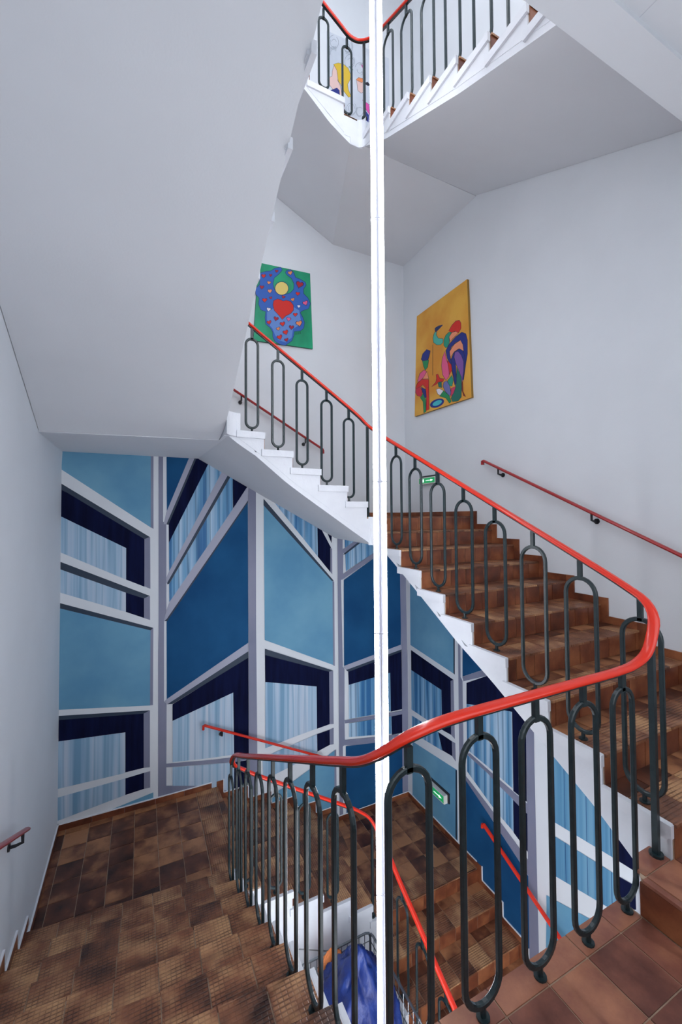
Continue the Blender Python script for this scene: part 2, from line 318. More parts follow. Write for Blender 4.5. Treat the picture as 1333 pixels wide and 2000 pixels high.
PIC_HEARTS = [
 ('p_navy', [(1.404,3.284),(1.497,3.337),(1.556,3.356),(1.617,3.41),(1.699,3.445),(1.726,3.41),(1.676,3.338),(1.611,3.271),(1.592,3.184),(1.611,3.115),(1.665,3.07),(1.75,3.073),(1.836,3.119),(1.883,3.179),(1.888,3.255),(1.853,3.323),(1.791,3.35),(1.763,3.381),(1.779,3.417),(1.842,3.452),(1.891,3.418),(1.917,3.356),(1.989,3.348),(2.064,3.321),(2.075,3.282),(2.033,3.211),(2.037,3.154),(2.101,3.108),(2.14,3.033),(2.109,2.951),(2.005,2.892),(1.986,2.868),(2.026,2.808),(2.05,2.74),(2.035,2.655),(1.985,2.607),(1.896,2.582),(1.889,2.523),(1.86,2.446),(1.768,2.363),(1.693,2.359),(1.613,2.392),(1.581,2.449),(1.581,2.517),(1.553,2.559),(1.484,2.606),(1.474,2.691),(1.484,2.775),(1.417,2.784),(1.386,2.857),(1.395,2.942),(1.349,2.98),(1.341,3.05),(1.403,3.132)]),
 ('p_blue', [(1.409,3.283),(1.498,3.331),(1.558,3.351),(1.619,3.405),(1.698,3.439),(1.72,3.41),(1.671,3.341),(1.606,3.273),(1.586,3.183),(1.605,3.111),(1.662,3.064),(1.75,3.067),(1.839,3.114),(1.889,3.178),(1.894,3.258),(1.858,3.328),(1.795,3.355),(1.769,3.383),(1.782,3.413),(1.84,3.445),(1.885,3.413),(1.912,3.35),(1.986,3.342),(2.06,3.316),(2.069,3.283),(2.027,3.211),(2.031,3.15),(2.096,3.103),(2.133,3.032),(2.105,2.954),(2.002,2.897),(1.979,2.866),(2.02,2.804),(2.043,2.738),(2.029,2.656),(1.983,2.612),(1.892,2.586),(1.883,2.524),(1.855,2.449),(1.766,2.369),(1.695,2.365),(1.617,2.397),(1.587,2.451),(1.587,2.519),(1.557,2.564),(1.489,2.61),(1.48,2.693),(1.489,2.779),(1.421,2.789),(1.392,2.859),(1.401,2.944),(1.355,2.984),(1.346,3.049),(1.409,3.131)]),
 ('p_blue2', [(1.506,2.774),(1.75,2.972),(1.966,2.898),(1.984,2.797),(2.002,2.713),(1.874,2.617),(1.856,2.493),(1.766,2.407),(1.661,2.422),(1.617,2.482),(1.583,2.561),(1.506,2.639)]),
 ('p_green2', [(1.858,3.206),(1.851,3.177),(1.833,3.149),(1.806,3.123),(1.771,3.102),(1.732,3.089),(1.694,3.084),(1.66,3.089),(1.633,3.101),(1.616,3.121),(1.61,3.146),(1.616,3.174),(1.633,3.202),(1.66,3.228),(1.695,3.248),(1.733,3.262),(1.771,3.267),(1.806,3.263),(1.834,3.251),(1.852,3.231)]),
 ('p_navy', [(1.814,3.173),(1.809,3.142),(1.795,3.112),(1.772,3.085),(1.743,3.064),(1.712,3.052),(1.681,3.05),(1.653,3.057),(1.631,3.073),(1.616,3.097),(1.612,3.125),(1.617,3.156),(1.631,3.186),(1.653,3.213),(1.681,3.233),(1.712,3.246),(1.744,3.249),(1.772,3.242),(1.795,3.226),(1.81,3.202)]),
 ('p_yel', [(1.806,3.171),(1.801,3.143),(1.787,3.114),(1.767,3.09),(1.741,3.071),(1.712,3.06),(1.683,3.058),(1.658,3.065),(1.638,3.079),(1.625,3.101),(1.62,3.127),(1.625,3.155),(1.638,3.183),(1.658,3.208),(1.684,3.227),(1.712,3.238),(1.741,3.241),(1.767,3.234),(1.788,3.22),(1.801,3.198)]),
 ('p_navy', [(1.718,2.713),(1.674,2.758),(1.603,2.817),(1.583,2.892),(1.595,2.955),(1.653,2.993),(1.708,2.991),(1.733,2.98),(1.777,3.003),(1.843,2.999),(1.886,2.953),(1.886,2.883),(1.843,2.823),(1.771,2.773)]),
 ('p_red', [(1.718,2.72),(1.679,2.763),(1.609,2.821),(1.59,2.894),(1.601,2.952),(1.653,2.987),(1.706,2.984),(1.732,2.973),(1.776,2.996),(1.839,2.992),(1.879,2.949),(1.879,2.884),(1.839,2.827),(1.767,2.778)]),
 ('p_navy', [(1.642,3.381),(1.644,3.387),(1.655,3.394),(1.667,3.39),(1.666,3.376),(1.652,3.361),(1.641,3.349),(1.638,3.344),(1.636,3.348),(1.627,3.357),(1.616,3.368),(1.617,3.381),(1.63,3.39),(1.64,3.386)]),
 ('p_dred', [(1.641,3.379),(1.644,3.384),(1.653,3.39),(1.662,3.387),(1.661,3.375),(1.65,3.363),(1.641,3.353),(1.639,3.349),(1.637,3.353),(1.63,3.36),(1.621,3.368),(1.622,3.38),(1.632,3.387),(1.64,3.383)]),
 ('p_navy', [(1.833,3.408),(1.834,3.417),(1.846,3.432),(1.865,3.432),(1.87,3.415),(1.858,3.391),(1.847,3.37),(1.846,3.363),(1.841,3.367),(1.823,3.372),(1.802,3.38),(1.797,3.397),(1.811,3.414),(1.828,3.414)]),
 ('p_ora', [(1.833,3.406),(1.834,3.413),(1.844,3.425),(1.859,3.426),(1.864,3.412),(1.854,3.392),(1.845,3.375),(1.844,3.369),(1.84,3.373),(1.825,3.377),(1.808,3.383),(1.804,3.397),(1.816,3.411),(1.829,3.411)]),
 ('p_navy', [(1.458,3.271),(1.462,3.279),(1.476,3.29),(1.492,3.285),(1.492,3.267),(1.475,3.245),(1.461,3.228),(1.457,3.221),(1.455,3.227),(1.441,3.237),(1.425,3.251),(1.425,3.27),(1.442,3.282),(1.456,3.277)]),
 ('p_red', [(1.458,3.268),(1.461,3.275),(1.472,3.284),(1.485,3.28),(1.485,3.265),(1.472,3.248),(1.46,3.234),(1.458,3.228),(1.455,3.233),(1.444,3.242),(1.431,3.252),(1.432,3.268),(1.445,3.278),(1.456,3.274)]),
 ('p_navy', [(1.557,3.3),(1.56,3.306),(1.57,3.313),(1.58,3.308),(1.579,3.296),(1.567,3.282),(1.556,3.271),(1.554,3.266),(1.552,3.27),(1.544,3.279),(1.534,3.289),(1.535,3.302),(1.547,3.309),(1.556,3.305)]),
 ('p_dred', [(1.557,3.299),(1.559,3.303),(1.567,3.309),(1.576,3.305),(1.575,3.295),(1.565,3.284),(1.556,3.275),(1.554,3.271),(1.553,3.275),(1.546,3.281),(1.538,3.29),(1.54,3.3),(1.549,3.306),(1.556,3.303)]),
 ('p_navy', [(1.534,3.195),(1.538,3.202),(1.551,3.209),(1.563,3.203),(1.56,3.187),(1.544,3.171),(1.53,3.158),(1.527,3.152),(1.525,3.158),(1.515,3.169),(1.505,3.183),(1.507,3.199),(1.522,3.207),(1.533,3.201)]),
 ('p_ora', [(1.534,3.193),(1.537,3.198),(1.547,3.205),(1.557,3.199),(1.555,3.186),(1.542,3.174),(1.53,3.163),(1.528,3.159),(1.527,3.163),(1.519,3.172),(1.51,3.183),(1.512,3.196),(1.524,3.203),(1.533,3.198)]),
 ('p_navy', [(1.435,3.11),(1.439,3.118),(1.453,3.128),(1.467,3.122),(1.466,3.104),(1.449,3.085),(1.434,3.07),(1.431,3.063),(1.429,3.069),(1.417,3.08),(1.403,3.094),(1.405,3.112),(1.42,3.123),(1.433,3.117)]),
 ('p_dred', [(1.435,3.108),(1.438,3.114),(1.449,3.122),(1.461,3.117),(1.46,3.103),(1.446,3.088),(1.434,3.075),(1.432,3.07),(1.43,3.075),(1.42,3.084),(1.409,3.095),(1.41,3.11),(1.423,3.118),(1.433,3.114)]),
 ('p_navy', [(1.544,3.084),(1.546,3.092),(1.56,3.104),(1.577,3.101),(1.579,3.083),(1.564,3.061),(1.551,3.042),(1.548,3.035),(1.545,3.04),(1.529,3.05),(1.511,3.061),(1.51,3.079),(1.525,3.093),(1.54,3.09)]),
 ('p_sal', [(1.544,3.081),(1.546,3.088),(1.557,3.098),(1.571,3.096),(1.572,3.081),(1.56,3.063),(1.55,3.048),(1.548,3.042),(1.545,3.047),(1.532,3.054),(1.518,3.063),(1.517,3.078),(1.529,3.089),(1.541,3.087)]),
 ('p_navy', [(1.98,3.288),(1.988,3.301),(2.016,3.314),(2.039,3.298),(2.03,3.266),(1.995,3.237),(1.964,3.214),(1.956,3.203),(1.954,3.214),(1.937,3.239),(1.918,3.269),(1.927,3.302),(1.959,3.316),(1.979,3.301)]),
 ('p_dred', [(1.979,3.284),(1.986,3.295),(2.008,3.305),(2.027,3.292),(2.019,3.266),(1.991,3.243),(1.966,3.224),(1.959,3.216),(1.958,3.225),(1.944,3.245),(1.929,3.269),(1.936,3.295),(1.962,3.307),(1.978,3.295)]),
 ('p_navy', [(1.948,3.142),(1.951,3.149),(1.967,3.159),(1.982,3.153),(1.98,3.134),(1.962,3.115),(1.946,3.099),(1.942,3.092),(1.94,3.098),(1.927,3.11),(1.913,3.125),(1.915,3.144),(1.932,3.155),(1.945,3.149)]),
 ('p_red', [(1.947,3.139),(1.95,3.146),(1.963,3.154),(1.975,3.148),(1.974,3.133),(1.959,3.118),(1.946,3.105),(1.943,3.1),(1.941,3.104),(1.931,3.114),(1.919,3.126),(1.921,3.141),(1.935,3.15),(1.946,3.145)]),
 ('p_navy', [(1.555,2.988),(1.555,2.994),(1.563,3.004),(1.575,3.005),(1.579,2.994),(1.573,2.978),(1.567,2.965),(1.567,2.96),(1.563,2.963),(1.551,2.965),(1.537,2.969),(1.532,2.98),(1.541,2.991),(1.552,2.992)]),
 ('p_dred', [(1.556,2.987),(1.556,2.992),(1.562,3.0),(1.572,3.0),(1.575,2.992),(1.57,2.979),(1.565,2.968),(1.565,2.964),(1.562,2.966),(1.552,2.969),(1.541,2.972),(1.537,2.98),(1.544,2.989),(1.553,2.99)]),
 ('p_navy', [(1.472,2.943),(1.475,2.952),(1.49,2.964),(1.508,2.958),(1.508,2.939),(1.49,2.917),(1.475,2.898),(1.472,2.891),(1.469,2.897),(1.454,2.908),(1.437,2.923),(1.437,2.942),(1.454,2.955),(1.469,2.95)]),
 ('p_red', [(1.472,2.941),(1.475,2.948),(1.487,2.957),(1.501,2.953),(1.501,2.937),(1.487,2.919),(1.475,2.905),(1.472,2.899),(1.47,2.904),(1.458,2.913),(1.444,2.924),(1.444,2.94),(1.458,2.951),(1.47,2.947)]),
 ('p_navy', [(1.739,3.045),(1.743,3.051),(1.756,3.057),(1.767,3.05),(1.763,3.034),(1.746,3.021),(1.732,3.01),(1.729,3.005),(1.728,3.01),(1.719,3.022),(1.71,3.036),(1.714,3.051),(1.729,3.058),(1.738,3.051)]),
 ('p_dred', [(1.739,3.043),(1.742,3.048),(1.752,3.053),(1.761,3.047),(1.758,3.035),(1.745,3.024),(1.733,3.015),(1.73,3.011),(1.729,3.015),(1.723,3.024),(1.716,3.036),(1.719,3.048),(1.73,3.054),(1.738,3.048)]),
 ('p_navy', [(1.868,3.039),(1.869,3.047),(1.88,3.06),(1.897,3.06),(1.901,3.044),(1.891,3.023),(1.881,3.005),(1.88,2.998),(1.876,3.002),(1.859,3.008),(1.84,3.015),(1.836,3.03),(1.848,3.044),(1.863,3.044)]),
 ('p_ora', [(1.868,3.037),(1.869,3.043),(1.878,3.054),(1.892,3.054),(1.895,3.041),(1.887,3.024),(1.879,3.01),(1.878,3.004),(1.875,3.008),(1.861,3.012),(1.846,3.018),(1.843,3.03),(1.853,3.042),(1.865,3.041)]),
 ('p_navy', [(2.053,3.036),(2.054,3.045),(2.067,3.064),(2.091,3.066),(2.099,3.046),(2.087,3.017),(2.076,2.992),(2.075,2.984),(2.069,2.988),(2.045,2.993),(2.019,3.0),(2.011,3.02),(2.026,3.04),(2.047,3.041)]),
 ('p_pink', [(2.054,3.033),(2.055,3.041),(2.066,3.056),(2.084,3.057),(2.091,3.042),(2.081,3.018),(2.072,2.999),(2.072,2.992),(2.067,2.995),(2.048,2.999),(2.026,3.005),(2.02,3.021),(2.032,3.037),(2.049,3.038)]),
 ('p_navy', [(1.962,2.962),(1.965,2.969),(1.977,2.976),(1.989,2.971),(1.987,2.957),(1.973,2.942),(1.961,2.93),(1.959,2.925),(1.957,2.929),(1.947,2.939),(1.935,2.95),(1.937,2.964),(1.95,2.972),(1.96,2.968)]),
 ('p_white', [(1.962,2.961),(1.964,2.966),(1.974,2.972),(1.983,2.968),(1.982,2.956),(1.971,2.945),(1.961,2.935),(1.959,2.931),(1.958,2.934),(1.95,2.942),(1.94,2.951),(1.941,2.962),(1.952,2.969),(1.961,2.965)]),
 ('p_navy', [(1.53,2.827),(1.535,2.835),(1.55,2.842),(1.563,2.832),(1.558,2.814),(1.539,2.799),(1.522,2.786),(1.518,2.78),(1.517,2.786),(1.507,2.8),(1.497,2.817),(1.501,2.835),(1.518,2.843),(1.529,2.835)]),
 ('p_white', [(1.53,2.825),(1.533,2.831),(1.546,2.837),(1.556,2.829),(1.552,2.815),(1.537,2.802),(1.523,2.792),(1.52,2.787),(1.519,2.792),(1.511,2.803),(1.503,2.817),(1.506,2.832),(1.52,2.838),(1.529,2.831)]),
 ('p_navy', [(1.908,2.837),(1.911,2.845),(1.925,2.856),(1.942,2.851),(1.942,2.833),(1.926,2.813),(1.911,2.796),(1.909,2.789),(1.906,2.795),(1.891,2.805),(1.874,2.818),(1.874,2.836),(1.89,2.848),(1.905,2.844)]),
 ('p_red', [(1.908,2.835),(1.91,2.841),(1.922,2.85),(1.935,2.847),(1.935,2.832),(1.922,2.816),(1.911,2.802),(1.908,2.796),(1.906,2.801),(1.894,2.809),(1.881,2.82),(1.881,2.834),(1.894,2.844),(1.905,2.84)]),
 ('p_navy', [(1.634,2.723),(1.639,2.731),(1.656,2.739),(1.671,2.728),(1.666,2.708),(1.644,2.69),(1.625,2.676),(1.62,2.669),(1.619,2.676),(1.608,2.693),(1.596,2.712),(1.601,2.732),(1.62,2.741),(1.633,2.731)]),
 ('p_dred', [(1.633,2.721),(1.638,2.727),(1.651,2.733),(1.663,2.725),(1.659,2.709),(1.641,2.694),(1.626,2.683),(1.622,2.677),(1.621,2.683),(1.612,2.696),(1.603,2.712),(1.607,2.728),(1.622,2.735),(1.633,2.727)]),
 ('p_navy', [(1.53,2.65),(1.531,2.658),(1.542,2.672),(1.561,2.672),(1.566,2.655),(1.555,2.632),(1.545,2.612),(1.544,2.605),(1.539,2.61),(1.521,2.616),(1.501,2.624),(1.496,2.641),(1.509,2.656),(1.525,2.656)]),
 ('p_red', [(1.531,2.648),(1.531,2.655),(1.541,2.666),(1.555,2.666),(1.559,2.652),(1.551,2.634),(1.543,2.618),(1.542,2.612),(1.538,2.616),(1.524,2.62),(1.507,2.627),(1.503,2.64),(1.514,2.653),(1.527,2.653)]),
 ('p_navy', [(1.813,2.752),(1.818,2.76),(1.833,2.768),(1.847,2.76),(1.844,2.742),(1.825,2.724),(1.809,2.71),(1.805,2.703),(1.803,2.71),(1.791,2.723),(1.779,2.739),(1.782,2.758),(1.799,2.767),(1.812,2.76)]),
 ('p_pink', [(1.813,2.75),(1.816,2.756),(1.829,2.763),(1.84,2.756),(1.838,2.741),(1.823,2.727),(1.809,2.716),(1.806,2.711),(1.805,2.716),(1.795,2.726),(1.785,2.74),(1.788,2.754),(1.802,2.762),(1.812,2.756)]),
 ('p_navy', [(1.72,2.669),(1.722,2.678),(1.737,2.693),(1.757,2.69),(1.761,2.67),(1.746,2.645),(1.732,2.624),(1.73,2.616),(1.725,2.621),(1.706,2.63),(1.685,2.642),(1.681,2.662),(1.698,2.678),(1.715,2.676)]),
 ('p_red', [(1.721,2.666),(1.722,2.674),(1.734,2.686),(1.75,2.684),(1.753,2.668),(1.741,2.647),(1.73,2.63),(1.729,2.624),(1.725,2.628),(1.71,2.636),(1.692,2.645),(1.689,2.661),(1.702,2.674),(1.717,2.672)]),
 ('p_navy', [(1.853,2.647),(1.857,2.656),(1.873,2.666),(1.891,2.659),(1.889,2.638),(1.869,2.617),(1.852,2.6),(1.848,2.593),(1.845,2.6),(1.831,2.613),(1.814,2.63),(1.816,2.65),(1.835,2.662),(1.85,2.655)]),
 ('p_dred', [(1.852,2.645),(1.856,2.652),(1.869,2.66),(1.883,2.654),(1.881,2.638),(1.865,2.621),(1.852,2.607),(1.848,2.601),(1.846,2.606),(1.835,2.617),(1.822,2.631),(1.823,2.647),(1.838,2.657),(1.85,2.651)]),
 ('p_navy', [(1.959,2.728),(1.961,2.74),(1.979,2.76),(2.005,2.759),(2.012,2.734),(1.995,2.701),(1.979,2.673),(1.977,2.663),(1.97,2.67),(1.945,2.679),(1.915,2.692),(1.908,2.716),(1.929,2.738),(1.952,2.737)]),
 ('p_ora', [(1.96,2.725),(1.961,2.735),(1.976,2.751),(1.997,2.75),(2.003,2.73),(1.989,2.704),(1.976,2.681),(1.974,2.673),(1.969,2.678),(1.948,2.686),(1.924,2.696),(1.919,2.716),(1.935,2.733),(1.954,2.732)]),
 ('p_navy', [(1.658,2.586),(1.658,2.593),(1.667,2.605),(1.683,2.606),(1.688,2.592),(1.68,2.572),(1.673,2.556),(1.672,2.55),(1.668,2.553),(1.652,2.557),(1.634,2.562),(1.629,2.576),(1.639,2.59),(1.653,2.59)]),
 ('p_ora', [(1.658,2.584),(1.658,2.59),(1.666,2.6),(1.678,2.6),(1.683,2.589),(1.676,2.573),(1.67,2.56),(1.67,2.555),(1.667,2.558),(1.654,2.561),(1.639,2.565),(1.635,2.576),(1.644,2.587),(1.655,2.588)]),
 ('p_navy', [(1.762,2.561),(1.762,2.571),(1.775,2.588),(1.797,2.589),(1.805,2.569),(1.794,2.542),(1.783,2.518),(1.782,2.51),(1.776,2.514),(1.754,2.52),(1.728,2.528),(1.721,2.547),(1.736,2.566),(1.755,2.567)]),
 ('p_red', [(1.763,2.559),(1.763,2.566),(1.773,2.58),(1.791,2.581),(1.798,2.566),(1.788,2.543),(1.78,2.524),(1.779,2.517),(1.774,2.521),(1.756,2.526),(1.736,2.532),(1.73,2.547),(1.742,2.563),(1.757,2.563)]),
 ('p_navy', [(1.676,2.476),(1.677,2.486),(1.69,2.503),(1.712,2.503),(1.719,2.484),(1.707,2.456),(1.697,2.433),(1.696,2.425),(1.69,2.43),(1.668,2.436),(1.643,2.444),(1.636,2.463),(1.651,2.482),(1.67,2.482)]),
 ('p_red', [(1.677,2.474),(1.678,2.482),(1.688,2.495),(1.706,2.496),(1.712,2.48),(1.702,2.458),(1.694,2.439),(1.693,2.432),(1.688,2.436),(1.671,2.441),(1.65,2.448),(1.645,2.464),(1.657,2.479),(1.672,2.479)]),
 ('p_navy', [(1.774,2.455),(1.775,2.462),(1.785,2.474),(1.802,2.474),(1.807,2.459),(1.797,2.438),(1.788,2.42),(1.787,2.414),(1.782,2.418),(1.766,2.424),(1.747,2.431),(1.742,2.446),(1.755,2.46),(1.769,2.46)]),
 ('p_dred', [(1.774,2.453),(1.775,2.459),(1.784,2.469),(1.797,2.468),(1.801,2.456),(1.793,2.439),(1.785,2.425),(1.785,2.42),(1.781,2.423),(1.768,2.428),(1.753,2.434),(1.749,2.446),(1.759,2.457),(1.771,2.457)]),
 ('p_dgreen', [(1.901,2.571),(1.907,2.573),(1.912,2.538),(1.905,2.535)]),
 ('p_dgreen', [(1.916,2.576),(1.923,2.579),(1.927,2.543),(1.921,2.54)]),
 ('p_dgreen', [(1.932,2.582),(1.938,2.585),(1.943,2.549),(1.936,2.546)]),
 ('p_dgreen', [(1.947,2.587),(1.954,2.59),(1.958,2.554),(1.952,2.551)]),
 ('p_dgreen', [(1.963,2.593),(1.969,2.596),(1.974,2.56),(1.967,2.557)]),
 ('p_dgreen', [(1.978,2.598),(1.985,2.601),(1.989,2.566),(1.983,2.563)]),
]
